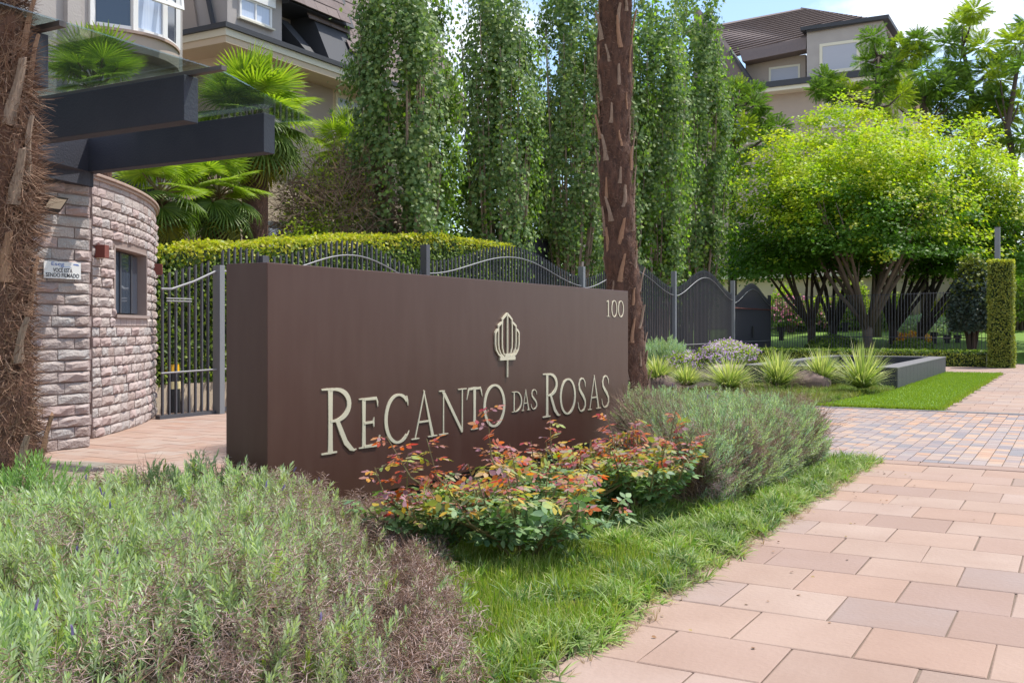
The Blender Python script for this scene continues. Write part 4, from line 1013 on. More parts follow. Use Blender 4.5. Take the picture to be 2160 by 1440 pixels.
for pa_, pb_, pn_ in ((562, 592, 'curtain'), (596, 638, 'blind')):
    ua, Ya = onv(pa_, B2V); ub, Yb = onv(pb_, B2V); win(b2, 'v', B2V - .002, ua, ub, 2.9, 4.3, pn_, 'fence_light', nx=1)
# dark sloping cheeks and gutters
mb = MB(); mb.hexa([(2.9, -.5, 8.93), (3.35, -.5, 8.93), (3.35, .9, 8.93), (2.9, .9, 8.93), (2.35, .35, 10.1), (2.75, .35, 10.1), (2.75, .95, 10.1), (2.35, .95, 10.1)]); mb.build('dormer_cheek', M['dark_trim'], b2)
mb = MB(); mb.hexa([(-.06, .9, 8.93), (0, .9, 8.93), (0, 3.8, 8.93), (-.06, 3.8, 8.93), (-.06, 1.6, 12.5), (0, 1.6, 12.5), (0, 3.8, 12.5), (-.06, 3.8, 12.5)]); mb.build('gable_panel', M['stucco_taupe'], b2)
mb = MB(); mb.tube([(-.10, .25, 8.95), (-.10, 1.25, 12.5)], .07, 6); mb.build('gable_trim', M['dark_trim'], b2)
sdir = (0, 1.0, 2.1)
mb = MB(); mb.hexa([(3.3, -.75, 8.93), (10.3, -.75, 8.93), (10.3, 11, 8.93), (3.3, 11, 8.93), (3.3, 1.35, 13.4), (8.5, 1.35, 13.4), (8.5, 10, 13.4), (3.3, 10, 13.4)]); mb.build('roof', M['dark_trim'], b2)
shingle_roof(b2, (B2U + 3.5, B2V - .78, 8.95), (1, 0, 0), sdir, 14, 14, rh=.34, cw_=.5, stuff=False, poly=lambda x, y: y > 1.3 or x > 1.0)
mb = MB(); mb.hexa([(2.05, -.35, 10.35), (4.9, -.35, 10.35), (4.9, .8, 10.35), (2.05, .8, 10.35), (2.05, .6, 12.6), (4.9, .6, 12.6), (4.9, 1.5, 12.6), (2.05, 1.5, 12.6)]); mb.build('roof_overhang', M['dark_trim'], b2)
shingle_roof(b2, (B2U + 2.1, B2V - .42, 10.38), (1, 0, 0), (0, 1, 2.3), 7, 5, rh=.34, cw_=.5, stuff=False)
# --- B4: rear block between the columns (roof slopes seen behind the trees)
# --- B3: hip roofed building, upper right
B3U = 78.0
def PU(px, py, du=0.0):
    v, Y = onu(px, B3U + du); return Vector((B3U + du, v, zat(py, Y)))
b3 = empty('hip_roof_building', (B3U, PU(1900, 200).y, 0), 'grey building with brown hip roof and dormer windows behind the maples', 'building')
def toL(p, par): return (p[0] - par.location.x, p[1] - par.location.y, p[2] - par.location.z)
yl, yr = PU(1480, 200).y, PU(1905, 200).y
ez = 1.4 + (690 - 172) / F_PX * PU(1800, 200).length if False else zat(168, onu(1850, B3U)[1])
mb = MB(); mb.box(1.2, 14, yr - b3.location.y + .6, yl - b3.location.y + 12, 0, ez); mb.build('wall', M['stucco_taupe'], b3)
mb = MB(); mb.box(-.1, 14, yr - b3.location.y - .3, yl - b3.location.y + 12, ez, ez + .30); mb.build('soffit', M['cream'], b3)
mb = MB(); mb.box(-.25, 14.1, yr - b3.location.y - .45, yl - b3.location.y + 12, ez + .302, ez + .75); mb.build('gutter', M['dark_trim'], b3)
dy0, dy1 = PU(1860, 100).y, PU(1700, 100).y
dz1 = zat(50, onu(1800, B3U)[1])
mb = MB(); mb.box(.3, 6, dy0 - b3.location.y, dy1 - b3.location.y, ez + .75, dz1); mb.build('dormer', M['stucco_grey'], b3)
mb = MB(); mb.box(-.1, 6.3, dy0 - b3.location.y - .5, dy1 - b3.location.y + .4, dz1, dz1 + .28); mb.build('dormer_roof', M['dark_trim'], b3)
win(b3, 'u', B3U + .298, PU(1812, 0).y, PU(1727, 0).y, zat(150, onu(1770, B3U)[1]), zat(86, onu(1770, B3U)[1]), 'blind', 'cream', nx=1, fw=.22)
ry0, ry1 = dy1 + .4, PU(1600, 100).y
mb = MB(); mb.box(1.6, 6, ry0 - b3.location.y, ry1 - b3.location.y + 1.5, ez + .75, zat(110, onu(1650, B3U)[1])); mb.build('recess_wall', M['stucco_taupe'], b3)
win(b3, 'u', B3U + 1.598, PU(1688, 0, 1.6).y, PU(1622, 0, 1.6).y, zat(182, onu(1655, B3U)[1]), zat(128, onu(1655, B3U)[1]), 'blind', 'cream', nx=1, fw=.16)
win(b3, 'u', B3U + 1.198, PU(1578, 0, 1.2).y, PU(1535, 0, 1.2).y, zat(300, onu(1555, B3U)[1]), zat(246, onu(1555, B3U)[1]), 'pane', 'cream', nx=1, fw=.14)
win(b3, 'u', B3U + 1.198, PU(1800, 0, 1.2).y, PU(1735, 0, 1.2).y, zat(260, onu(1770, B3U)[1]), zat(205, onu(1770, B3U)[1]), 'blind', 'cream', nx=1, fw=.14)
# mansard skirt either side of the recess, then the hip roof
def slab(par, pts, th, m, nm):
    n_ = (Vector(pts[1]) - Vector(pts[0])).cross(Vector(pts[2]) - Vector(pts[0])).normalized()
    if n_.z < 0: n_ = -n_
    mb = MB(); k = len(pts); vs = [toL(Vector(p) - n_ * th, par) for p in pts] + [toL(p, par) for p in pts]
    mb.add(vs, [tuple(range(k))[::-1], tuple(range(k, 2 * k))] + [(i, (i + 1) % k, k + (i + 1) % k, k + i) for i in range(k)]); return mb.build(nm, M[m], par)
low = [PU(1543, 108, .6), PU(1700, 104, .6)]; up_ = [PU(1530, 48, 3.2), PU(1690, 24, 6.5), PU(1858, 44, 2.5)]
r1_ = [PU(1500, 132, .6), PU(1702, 82, .6), PU(1858, 42, .6), PU(1690, 18, 7.5), PU(1440, 66, 7.5)]
slab(b3, r1_, .15, 'shingle', 'roof')
base_p, topp = PU(1563, 116, .6), PU(1525, 50, 7.5)
hipR = [PU(1858, 42, .6), PU(1905, 90, 5.5), PU(1925, 130, 12.0), PU(1690, 16, 7.5)]
slab(b3, [PU(1858, 42, .6), Vector((B3U + 13, yr - .3, ez + .6)), Vector((B3U + 7.5, PU(1690, 16, 7.5).y, PU(1690, 16, 7.5).z))], .15, 'shingle', 'roof')
def ytrim(px0, py0, px1, py1, du0, du1, r=.12):
    mb = MB(); a, c_ = PU(px0, py0, du0), PU(px1, py1, du1); mb.tube([toL(a, b3), toL(c_, b3)], r, 4); mb.build('roof_trim', M['dark_trim'], b3)
ytrim(1541, 108, 1592, 182, .3, .3, .18); ytrim(1702, 66, 1858, 40, .1, .1, .12)
# skirt under the roof: three thick shingle bands over the recess
for k, (ya_, yb_) in enumerate(((84, 92), (93, 101), (102, 122))):
    a0, a1 = PU(1555 + k * 3, 104 + k * 8), PU(1698, 74 + k * 9); a2, a3 = PU(1698, 84 + k * 9), PU(1558 + k * 3, 113 + k * 8)
    mb = MB(); q = [toL(p, b3) for p in (a3, a2, a1, a0)]; dd = .5 - k * .12
    mb.hexa([(q[0][0] + dd, q[0][1], q[0][2]), (q[1][0] + dd, q[1][1], q[1][2]), (q[1][0] + 1.6, q[1][1], q[1][2]), (q[0][0] + 1.6, q[0][1], q[0][2]), (q[3][0] + dd + .1, q[3][1], q[3][2]), (q[2][0] + dd + .1, q[2][1], q[2][2]), (q[2][0] + 1.6, q[2][1], q[2][2]), (q[3][0] + 1.6, q[3][1], q[3][2])]); mb.build('shingle_band', M['shingle'], b3)
slab(b3, [PU(1470, 12, 2.5), PU(1545, 105, .5), PU(1592, 182, .5), PU(1470, 182, .5)], .3, 'shingle', 'roof_wing')
# horizontal shingle courses on the big slope
cs_ = MB(); A_, B_, C_, D_ = r1_[0], r1_[2], r1_[3], r1_[4]
for k in range(1, 17):
    t = k / 17; p0 = A_.lerp(D_, t); p1 = B_.lerp(C_, t); nrm_ = (r1_[2] - r1_[0]).cross(D_ - A_).normalized(); nrm_ = nrm_ if nrm_.z > 0 else -nrm_
    q0, q1 = p0 + nrm_ * .005, p1 + nrm_ * .005; sdn = (A_ - D_).normalized() * .42
    cs_.hexa([toL(v, b3) for v in (q0, q1, q1 + sdn, q0 + sdn)] + [toL(v, b3) for v in (q0 + nrm_ * .02, q1 + nrm_ * .02, q1 + sdn + nrm_ * .14, q0 + sdn + nrm_ * .14)])
tag(cs_.build('shingle_courses', M['shingle'], b3), kind='stuff')
# low beige annex behind the maple trunks
p = cw(1520, 540, 66); an = empty('annex_wall', (62, p.y, 0), 'long beige garden annex wall behind the maple trunks', 'building')
mb = MB(); mb.box(0, .6, -22, 3, 0, 4.4); mb.build('wall', M['stucco_cream'], an)
mb = MB(); mb.box(-.4, .8, -22, 3, 4.4, 4.6); mb.build('wall_coping', M['cream'], an)
mb = MB(); mb.box(-.25, -.002, -8, -1, 1.2, 3.0); mb.build('wall_panel', M['stucco_taupe'], an)
# rear dark garden walls behind the columns
for a0_, a1_, vv, zt in ((700, 800, 16.5, 3.55), (1100, 1165, 15.2, 4.3)):
    ua, Ya = onv(a0_, vv); ub, Yb = onv(a1_, vv); z1_ = zat(486 if a0_ == 700 else 500, Ya)
    o = empty('garden_wall', (ua, vv, 0), 'dark grey garden wall panel behind the hedge near the bare shrub' if a0_ == 700 else 'dark grey garden wall panel between the column trees', 'wall')
    mb = MB(); mb.box(0, ub - ua, 0, .2, 0, z1_); mb.build('wall_panel', M['concrete_dark'], o); mb = MB(); mb.box(-.05, ub - ua + .05, -.04, .24, z1_, z1_ + .06); mb.build('coping', M['fence'], o)
# sloping lawn beyond the far fence
mb = MB(); mb.add([(43.2, 0, .0), (62, 0, 1.35), (62, 26, 1.35), (43.2, 26, 0), (47, 0, .3), (47, 26, .3)], [(0, 4, 5, 3), (4, 1, 2, 5)])
tag(mb.build('garden_lawn', M['lawn']), kind='structure')

# ================================================================ PALM TRUNKS
STUB = []
for s_ in range(5):
    r = random.Random(s_); mb = MB(); n = 6; prof_ = []
    L_ = 1.0
    for i in range(n + 1):
        t = i / n; w = .17 * (1 - .55 * t) * (1 + .1 * r.uniform(-1, 1)) + (.03 if i == 0 else 0); th = .075 * (1 - .6 * t)
        z_ = L_ * t; y = -.03 - .20 * t ** 2.0 - .02 * math.sin(t * 4) ; xo = .03 * math.sin(t * 5 + s_)
        prof_.append([(xo - w, y + .03, z_), (xo - w * .55, y - th, z_), (xo + w * .2, y - th * .75, z_), (xo + w, y + .03, z_ + (r.uniform(-.08, .08) if i == n else 0)), (xo, y + .05, z_)])
    vs = [v for ring in prof_ for v in ring]; fs = []
    for i in range(n):
        for k in range(5): fs.append((i * 5 + k, i * 5 + (k + 1) % 5, (i + 1) * 5 + (k + 1) % 5, (i + 1) * 5 + k))
    fs.append(tuple(range(4, -1, -1))); fs.append(tuple(n * 5 + k for k in range(5))); mb.add(vs, fs); me = mb.mesh('leaf_base'); me.materials.append(M['stub'] if s_ % 2 else M['stub_grey']); STUB.append(me)
def hair(n, k, seed):
    return None
HAIR = []
for s_ in range(3):
    r = np.random.default_rng(s_); P_ = [(0, 0, 0)]; d = np.array([0, .25, 1.])
    for i in range(4): d = d + r.normal(size=3) * .25 + np.array([0, .12, -.05]); d /= np.linalg.norm(d); P_.append(tuple(np.array(P_[-1]) + d * .25))
    P_ = np.array(P_); w = np.array([.5, 0, 0]); V = []; 
    for i, q in enumerate(P_): wd = (1 - i / 5) * .02; V += [q - (wd, 0, 0), q + (wd, 0, 0)]
    HAIR.append((np.array(V), np.array([(2 * i, 2 * i + 1, 2 * i + 3) for i in range(4)] + [(2 * i, 2 * i + 3, 2 * i + 2) for i in range(4)])))
def trunk_of(axis, rad, nseg, ncirc, nm, root, m, bumpy=.035, seed=0):
    """axis(t)->(x,y,z), rad(t)"""
    vs = []; fs = []
    for i in range(nseg + 1):
        t = i / nseg; c = Vector(axis(t)); R_ = rad(t)
        for k in range(ncirc):
            a = 2 * math.pi * k / ncirc; d = Vector((math.cos(a), math.sin(a), 0))
            q = c + d * R_; nz = mnoise.noise(Vector((q.x * 6 + seed, q.y * 6, q.z * 3.2))) + .5 * mnoise.noise(Vector((q.x * 17, q.y * 17, q.z * 9 + seed))); vs.append(q + d * nz * bumpy)
    for i in range(nseg):
        for k in range(ncirc): fs.append((i * ncirc + k, i * ncirc + (k + 1) % ncirc, (i + 1) * ncirc + (k + 1) % ncirc, (i + 1) * ncirc + k))
    mb = MB(); mb.add(vs, fs); return mb.build(nm, m, root, smooth=True)
def hairs(root, axis, rad, n, ln, seed, zlo=0, zhi=1, out=.35, mat_='fibre', amask=None):
    t = RNG.uniform(zlo, zhi, n); a = RNG.uniform(0, 2 * math.pi, n) if amask is None else RNG.uniform(amask[0], amask[1], n)
    C = np.array([axis(x) for x in t]); R_ = np.array([rad(x) for x in t]); D = np.c_[np.cos(a), np.sin(a), np.zeros(n)]
    P = C + D * (R_ * .985)[:, None]; T = np.c_[-np.sin(a), np.cos(a), np.zeros(n)]
    z = T * RNG.normal(0, .8, (n, 1)) + np.array([0, 0, 1.]) * RNG.normal(.15, .75, (n, 1)) + D * RNG.gamma(1.2, out * .6, (n, 1))
    nm = NM()
    for k in range(3):
        s = slice(k, None, 3); nm.add(*HAIR[k], P[s], face_basis(T[s] * 0 + D[s] + .001, z[s])[:, :, [0, 2, 1]], np.c_[np.full(len(P[s]), .20), ln * RNG.uniform(.5, 1.3, len(P[s])), ln * RNG.uniform(.5, 1.3, len(P[s]))])
    return nm.build('fibre_hair', [M[mat_]], root)
def stubs(root, axis, rad, spots, ln, wid, dep=1.3):
    for (t, a, tilt, sc) in spots:
        c = Vector(axis(t)); d = Vector((math.cos(a), math.sin(a), 0)); o = bpy.data.objects.new('leaf_base', random.choice(STUB)); COL.objects.link(o); o.parent = root
        o.location = c + d * (rad(t) * .96); o.rotation_euler = (random.uniform(-.05, .10), tilt, a + math.pi / 2); o.scale = (wid * sc, wid * sc * dep, ln * sc * random.uniform(.8, 1.2))

# fan leaf used by every palm: blade of folded segments, unit radius, hub at origin, blade in the XY plane round +Y
def fan_leaf(seed, segs=34, span=300, droop=.25, split=.45):
    r = np.random.default_rng(seed); V = []; Fc = []
    for i in range(segs):
        a = math.radians(-span / 2 + span * (i + .5) / segs) + r.normal() * .012; L_ = (1.0 - .14 * abs(a / math.radians(span / 2)) ** 2) * r.uniform(.93, 1.04)
        da = math.radians(span / segs) * .5
        def pt(rr, off, zz): return (rr * math.sin(a + off), rr * math.cos(a + off), zz)
        f1 = split; w1 = da * .98; b = len(V)
        V += [pt(.04, 0, 0), pt(f1 * L_, -w1, -.02 - droop * f1 ** 2 * .25), pt(f1 * L_, 0, .022 - droop * f1 ** 2 * .25), pt(f1 * L_, w1, -.02 - droop * f1 ** 2 * .25),
              pt(.78 * L_, -w1 * .40, -droop * .45 * .78), pt(.78 * L_, w1 * .40, -droop * .45 * .78), pt(L_ * .97, r.normal() * .01, -droop * r.uniform(.6, 1.3))]
        Fc += [(b, b + 2, b + 1), (b, b + 3, b + 2), (b + 1, b + 2, b + 4), (b + 2, b + 5, b + 4), (b + 2, b + 3, b + 5), (b + 4, b + 5, b + 6)]
    return [tuple(v) for v in V], Fc
FANS = {}
for key, mm in (('new', 'palmleaf'), ('dark', 'palmleaf_dark'), ('old', 'palmleaf_old')):
    FANS[key] = []
    for s_ in range(2):
        mb = MB(); V, Fc = fan_leaf(s_ + 10 * len(FANS), droop={'new': .12, 'dark': .35, 'old': .6}[key]); mb.add(V, Fc); me = mb.mesh('frond'); me.materials.append(M[mm]); FANS[key].append(me)
def crown(root, top, R_, n, zscale=1.0, upper=.55, petiole=.75, keyf=None, seed=0, lo=-70, hi=80):
    r = random.Random(seed); mb = MB()
    for i in range(n):
        t = i / (n - 1); el = math.radians(lo + (hi - lo) * t ** .85 + r.uniform(-8, 8)); a = i * 2.39996 + r.uniform(-.2, .2)
        d = Vector((math.cos(a) * math.cos(el), math.sin(a) * math.cos(el), math.sin(el)))
        hub = Vector(top) + Vector((0, 0, (t - .5) * R_ * .45)) + d * R_ * petiole * (1.0 if el > 0 else .8)
        key = keyf(t, r) if keyf else ('old' if t < .12 else 'dark' if t < .45 else 'new')
        o = bpy.data.objects.new('frond', r.choice(FANS[key])); COL.objects.link(o); o.parent = root; o.location = hub
        yv = (d + Vector((0, 0, -.35 if el < .9 else 0))).normalized(); out_ = Vector((math.cos(a), math.sin(a), 0)); zv = (Vector((0, 0, 1)) + out_ * (.5 if el > 0 else 1.2) + Vector((r.uniform(-.25, .25), r.uniform(-.25, .25), 0)))
        zv = (zv - yv * zv.dot(yv)).normalized(); xv = yv.cross(zv)
        s = R_ * r.uniform(.85, 1.1) * .8; o.matrix_local = Matrix.Translation(hub) @ Matrix((xv, yv, zv)).transposed().to_4x4() @ Matrix.Diagonal((s, s, s, 1))
        mb.tube([Vector(top) + Vector((0, 0, (t - .5) * R_ * .35)), (Vector(top) + hub) / 2 + Vector((0, 0, .04 * R_)), hub], [.022, .016, .012], 4)
    mb.build('leaf_stalks', M['rose_stem'], root)

# near palm, left edge
g = cw(-8, 1075, 7.35); N1 = Vector((g.x, g.y, 0))
np_ = empty('palm_tree', N1, 'shaggy fibrous palm trunk in the left foreground among the lavender', 'palm tree')
ax1 = lambda t: (.02 * math.sin(t * 5), 0, -.05 + 5.6 * t)
rd1 = lambda t: .228 + .06 * math.exp(-t * 14) + .02 * math.sin(t * 17) - .03 * t
trunk_of(ax1, rd1, 110, 40, 'trunk', np_, M['bark_palm'], .06, 3)
hairs(np_, ax1, rd1, 15000, .15, 1, out=.035); hairs(np_, ax1, rd1, 500, .24, 2, .55, .62, out=.5); hairs(np_, ax1, rd1, 500, .22, 2, .38, .52, out=.45, amask=(-1.6, 0.2))
angc = math.atan2(-N1.y, -N1.x)                       # towards the camera
st = []
for px, py, tl in ((40, 730, .05), (36, 1000, .0), (78, 985, -.05), (30, 395, .0), (62, 330, -.1), (22, 230, .1), (84, 150, 0), (10, 560, 0), (88, 630, 0), (70, 60, 0)):
    z_ = zat(py, 7.2); off = (px + 8) / F_PX * 7.2 / .28; a = angc + math.asin(max(-.98, min(.98, off))); st.append(((z_ + .05 - .12) / 5.6, a, tl, random.uniform(.8, 1.15)))
for i in range(26): st.append((.05 + .9 * i / 26, angc + 1.9 + (i * 2.4) % 2.6, 0, 1))
stubs(np_, ax1, rd1, st, .40, .33, 1.1)
crown(np_, (0, 0, 6.1), 1.2, 26, seed=4, lo=-10)
# far palm, right of the sign
g = cw(1343, 845, 13.3); N2 = Vector((g.x, g.y, 0))
p2 = empty('palm_tree', N2, 'tall brown palm trunk with old leaf bases rising behind the right end of the sign', 'palm tree')
off2 = lambda t: -.31 * (1 - math.exp(-7.4 * t / 2.1)) + .02 * math.sin(t * 9)
ax2 = lambda t: (DX * off2(t), -DY * off2(t), -.05 + 7.4 * t)
rd2 = lambda t: .205 + .05 * math.exp(-t * 16) + .008 * math.sin(t * 31) + .012 * t
trunk_of(ax2, rd2, 150, 36, 'trunk', p2, M['bark_palm2'], .042, 9)
M['fibre_dark'] = mat('dark_palm_hair', (.14, .08, .055), .95, island=[(.09, .045, .03), (.16, .085, .055), (.20, .12, .085)])
hairs(p2, ax2, rd2, 9000, .07, 5, out=.02, mat_='fibre_dark')
st = []
for i in range(112):
    t = .07 + .92 * i / 112; st.append((t, i * 2.39996 + random.uniform(-.25, .25), random.uniform(-.22, .22), random.uniform(.6, 1.2)))
stubs(p2, ax2, rd2, st, .33, .21, 1.1)
crown(p2, ax2(1.0), 1.15, 28, seed=8, lo=-38, keyf=lambda t, r: 'old' if t < .35 else 'new')

# fan palms behind the hedge
def fan_palm(px, pyc, v, R_, n, label, seed, tr=.2, pyb=None):
    u, Y = onv(px, v); zc = zat(pyc, Y); o = empty('fan_palm', (u, v, 0), label, 'palm tree', None)
    mb = MB(); mb.tube([(0, 0, 0), (.03, 0, zc * .5), (0, .02, zc - .1)], [tr * 1.1, tr, tr * 1.15], 12); t_ = mb.build('trunk', M['bark_palm'], o, smooth=True)
    ax = lambda t: (0, 0, zc * t); rd = lambda t: tr; hairs(o, ax, rd, 1500, .16, seed, out=.2)
    crown(o, (0, 0, zc), R_, n, seed=seed)
fan_palm(537, 262, 15.3, 1.02, 48, 'tall fan palm with thick dark trunk behind the hedge, largest crown', 21, .26)
fan_palm(462, 415, 14.9, .78, 34, 'short fan palm with drooping fronds left of the tall one', 22, .2)
fan_palm(338, 415, 14.3, .72, 28, 'fan palm behind the guard house roof edge', 23, .18)
fan_palm(205, 195, 13.4, .66, 36, 'fan palm seen through the glass canopy', 24, .2)
fan_palm(725, 330, 17.2, .85, 22, 'low bright fan palm behind the bare twiggy shrub', 25, .18)

# ================================================================ COLUMN TREES (sweetgum)
M['bark_stem'] = mat('pale_stem_bark', (.34, .25, .19), .9, (.22, .16, .12), 8, .5)
def column_tree(px, v, R_, h, zb, n, label, seed, leaf=.11, sunny=.25, gap=.0, lo_taper=.55):
    u, Y = onv(px, v); o = empty('column_tree', (u, v, 0), label, 'tree', None); nm = NM()
    # leaf clumps strung along upright shoots
    ns = 46; rr = np.random.default_rng(seed); shoots = []
    for i in range(ns):
        a = rr.uniform(0, 6.283); rad = R_ * math.sqrt(rr.uniform(.10, 1.0)); shoots.append((a, rad, rr.uniform(.0, .35), rr.uniform(.75, 1.0)))
    per = n // ns; PP, DD = [], []
    for a, rad, s0, s1 in shoots:
        t = rr.uniform(s0 * .6, s1, per); z = zb + (h - zb) * t
        env = (lo_taper + (1 - lo_taper) * np.minimum(1, t * 3.2)) * (1 - .45 * np.maximum(0, t - .6) / .4)
        wob = .16 * np.sin(t * 14 + a * 3) + .10 * np.sin(t * 31 + a)
        d = np.c_[np.cos(a + wob), np.sin(a + wob), np.zeros(per)]
        cl = (rr.uniform(0, 1, per) < .9)[:, None]
        P = d * (rad * env)[:, None] * (1 + .10 * np.sin(z * 3.1 + a * 2))[:, None] + rr.normal(0, .17, (per, 3)) * np.array([1, 1, .8]); P[:, 2] += z
        PP.append(P); DD.append(d + np.array([0, 0, .45]))
    P = np.concatenate(PP); D = np.concatenate(DD); D[:, :2] += P[:, :2] / R_ * .8
    Ps = P * np.array([1.9, 1.9, .55]); keep = fnoise(Ps, 1.0, seed) + .45 * fnoise(P, 2.6, seed + 2) > -.19 + gap; P, D = P[keep], D[keep]
    sunv = np.array(SUN); outw = (P[:, :2] @ sunv[:2]) / R_; lit = (outw + rr.normal(0, .5, len(P)) + fnoise(P, 1.1, 7) * .8) > (1.25 - sunny * 2)  # leaves on the sun side take the brighter copy: painted sun patches
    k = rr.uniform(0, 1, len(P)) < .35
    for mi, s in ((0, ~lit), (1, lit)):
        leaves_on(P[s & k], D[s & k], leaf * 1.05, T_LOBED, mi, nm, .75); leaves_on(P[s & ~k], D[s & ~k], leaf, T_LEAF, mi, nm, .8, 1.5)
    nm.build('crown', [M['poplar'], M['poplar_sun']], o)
    mb = MB()
    for i in range(30):
        a, rad, s0, s1 = shoots[i]; q = Vector((math.cos(a) * rad * .92, math.sin(a) * rad * .92, 0)); b0 = q * .35
        mb.tube([b0, b0 * 1.2 + Vector((0, 0, zb)), q * .75 + Vector((.02, 0, zb + (h - zb) * .25)), q + Vector((0, .03, zb + (h - zb) * s1 * .8))], [.045, .04, .03, .010], 5)
    mb.build('trunk', M['bark_stem'], o)
    return o
column_tree(848, 14.1, 1.30, 10.6, 2.2, 38000, 'wide dense columnar tree left of the others behind the hedge', 31, leaf=.11, sunny=.22)
column_tree(1048, 14.2, 1.2, 11.8, 2.0, 30000, 'slender dark columnar tree just right of the widest one', 32, leaf=.115, sunny=.25)
column_tree(1207, 14.3, 1.5, 13.5, 2.2, 32000, 'columnar tree standing left beside the palm trunk', 33, leaf=.125, sunny=.22, gap=.06)
column_tree(1385, 14.6, 1.65, 15, 2.0, 30000, 'sunlit columnar tree standing right beside the palm trunk', 34, leaf=.15, sunny=.46, gap=.04)
column_tree(1470, 14.6, 1.65, 16.5, 2.2, 30000, 'farthest columnar tree, next to the domed maples', 35, leaf=.16, sunny=.38, gap=.03)
column_tree(1300, 15.4, 1.4, 13.5, 1.8, 15000, 'columnar tree mostly hidden behind the tall palm trunk', 36, leaf=.17, sunny=.3)
column_tree(1130, 16.4, 1.1, 9.5, 1.8, 9000, 'short columnar tree set back between the second and third', 37, leaf=.15, sunny=.5)

# ================================================================ DOMED MAPLES
T_SPRAY = []
def maple(px, pyb, Y, cpx, hw, pyt, pyl, trunkmat, label, seed, ncl=430, lv=48, trunk_r=.2, spread=1.0, tilt=0.0, limbs=9):
    g = cw(px, pyb, Y); o = empty('maple_tree', (g.x, g.y, max(0, g.z)), label, 'tree', None); rr = np.random.default_rng(seed)
    cc = cw(cpx, pyl, Y) - Vector((g.x, g.y, max(0, g.z))); R_ = hw / F_PX * Y; Ht = (pyl - pyt) / F_PX * Y
    D = rr.normal(size=(ncl, 3)); D[:, 2] = np.abs(D[:, 2]); D /= np.linalg.norm(D, axis=1, keepdims=True)
    inner = rr.uniform(.30, 1.0, ncl) ** .5; fl = rr.uniform(0, 1, ncl) < .24; D[fl, 2] *= .22; inner[fl] = rr.uniform(.15, .95, fl.sum())
    lobes = 1 + .13 * fnoise(D, 2.5, seed) + .05 * fnoise(D, 6, seed)
    C = D * (inner * lobes)[:, None] * np.array([R_, R_ * .95, Ht]); C[:, 2] -= Ht * .16 * np.clip((C[:, 0] ** 2 + C[:, 1] ** 2) / R_ ** 2 - .35, 0, 1); C += np.array(cc)
    # clumps: flat horizontal sprays
    ra, aa = np.sqrt(rr.uniform(0, 1, ncl * lv)), rr.uniform(0, 6.283, ncl * lv); cs_ = np.repeat(rr.uniform(.40, .95, ncl), lv); od = np.repeat(D, lv, 0)
    P = np.repeat(C, lv, 0) + np.c_[np.cos(aa) * ra, np.sin(aa) * ra, np.zeros(ncl * lv)] * cs_[:, None] + rr.normal(size=(ncl * lv, 3)) * np.array([.12, .12, .15]); P[:, 2] -= (ra * cs_) ** 2 * .22
    Dn = np.repeat(D * np.array([.5, .5, .3]) + np.array([0, 0, .85]), lv, 0)
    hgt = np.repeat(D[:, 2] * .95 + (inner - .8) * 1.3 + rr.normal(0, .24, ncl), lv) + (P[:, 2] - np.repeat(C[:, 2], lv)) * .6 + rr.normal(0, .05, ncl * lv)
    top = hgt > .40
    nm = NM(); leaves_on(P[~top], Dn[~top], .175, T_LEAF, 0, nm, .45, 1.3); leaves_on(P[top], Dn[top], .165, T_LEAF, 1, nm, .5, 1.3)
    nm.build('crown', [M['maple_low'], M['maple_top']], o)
    mb = MB(); rnd = random.Random(seed); fork = Vector((tilt * .5, 0, 1.45))
    mb.tube([(0, 0, -.3), fork * .5, fork], [trunk_r * 1.25, trunk_r, trunk_r * .95], 9)
    for i in range(limbs):
        a = i * 2.39996 + rnd.uniform(-.3, .3); e = Vector(cc) + Vector((math.cos(a) * R_ * .62 * spread, math.sin(a) * R_ * .6 * spread, Ht * rnd.uniform(.12, .45)))
        m1 = fork + (e - fork) * .35 + Vector((rnd.uniform(-.2, .2), rnd.uniform(-.2, .2), -.25)); m2 = fork + (e - fork) * .68 + Vector((rnd.uniform(-.2, .2), rnd.uniform(-.2, .2), .0))
        mb.tube([fork - Vector((0, 0, .25 + .5 * rnd.random())), m1, m2, e], [trunk_r * .55, trunk_r * .42, trunk_r * .26, trunk_r * .08], 7)
        for j in range(3):
            e2 = m1.lerp(e, .3 + .25 * j) + Vector((rnd.uniform(-1, 1), rnd.uniform(-1, 1), rnd.uniform(.5, 1.5))); mb.tube([m1.lerp(e, .15 + .22 * j), e2], [trunk_r * .22, trunk_r * .05], 5)
    mb.build('trunk', M[trunkmat], o, smooth=True)
maple(1712, 738, 47.5, 1672, 175, 262, 562, 'bark_mid', 'domed maple at the left of the group, several brown trunks', 41, ncl=470, lv=72, trunk_r=.17)
maple(1757, 736, 49.5, 1790, 200, 205, 535, 'bark_dark', 'domed maple with near black trunk behind the pale barked one', 42, ncl=470, lv=72, trunk_r=.18)
maple(1830, 742, 44.5, 1835, 235, 268, 532, 'bark_grey', 'front domed maple with pale grey trunk and fanning limbs', 43, ncl=580, lv=76, trunk_r=.21, limbs=13, spread=1.1)
maple(1884, 738, 48.5, 1945, 205, 222, 535, 'bark_dark', 'domed maple with dark forked trunk right of the pale barked one', 44, ncl=470, lv=72, trunk_r=.20)
maple(1944, 745, 47.0, 2075, 165, 300, 565, 'bark_dark', 'domed maple with leaning dark trunk at the right of the group', 45, ncl=430, lv=72, trunk_r=.17, tilt=-.5)

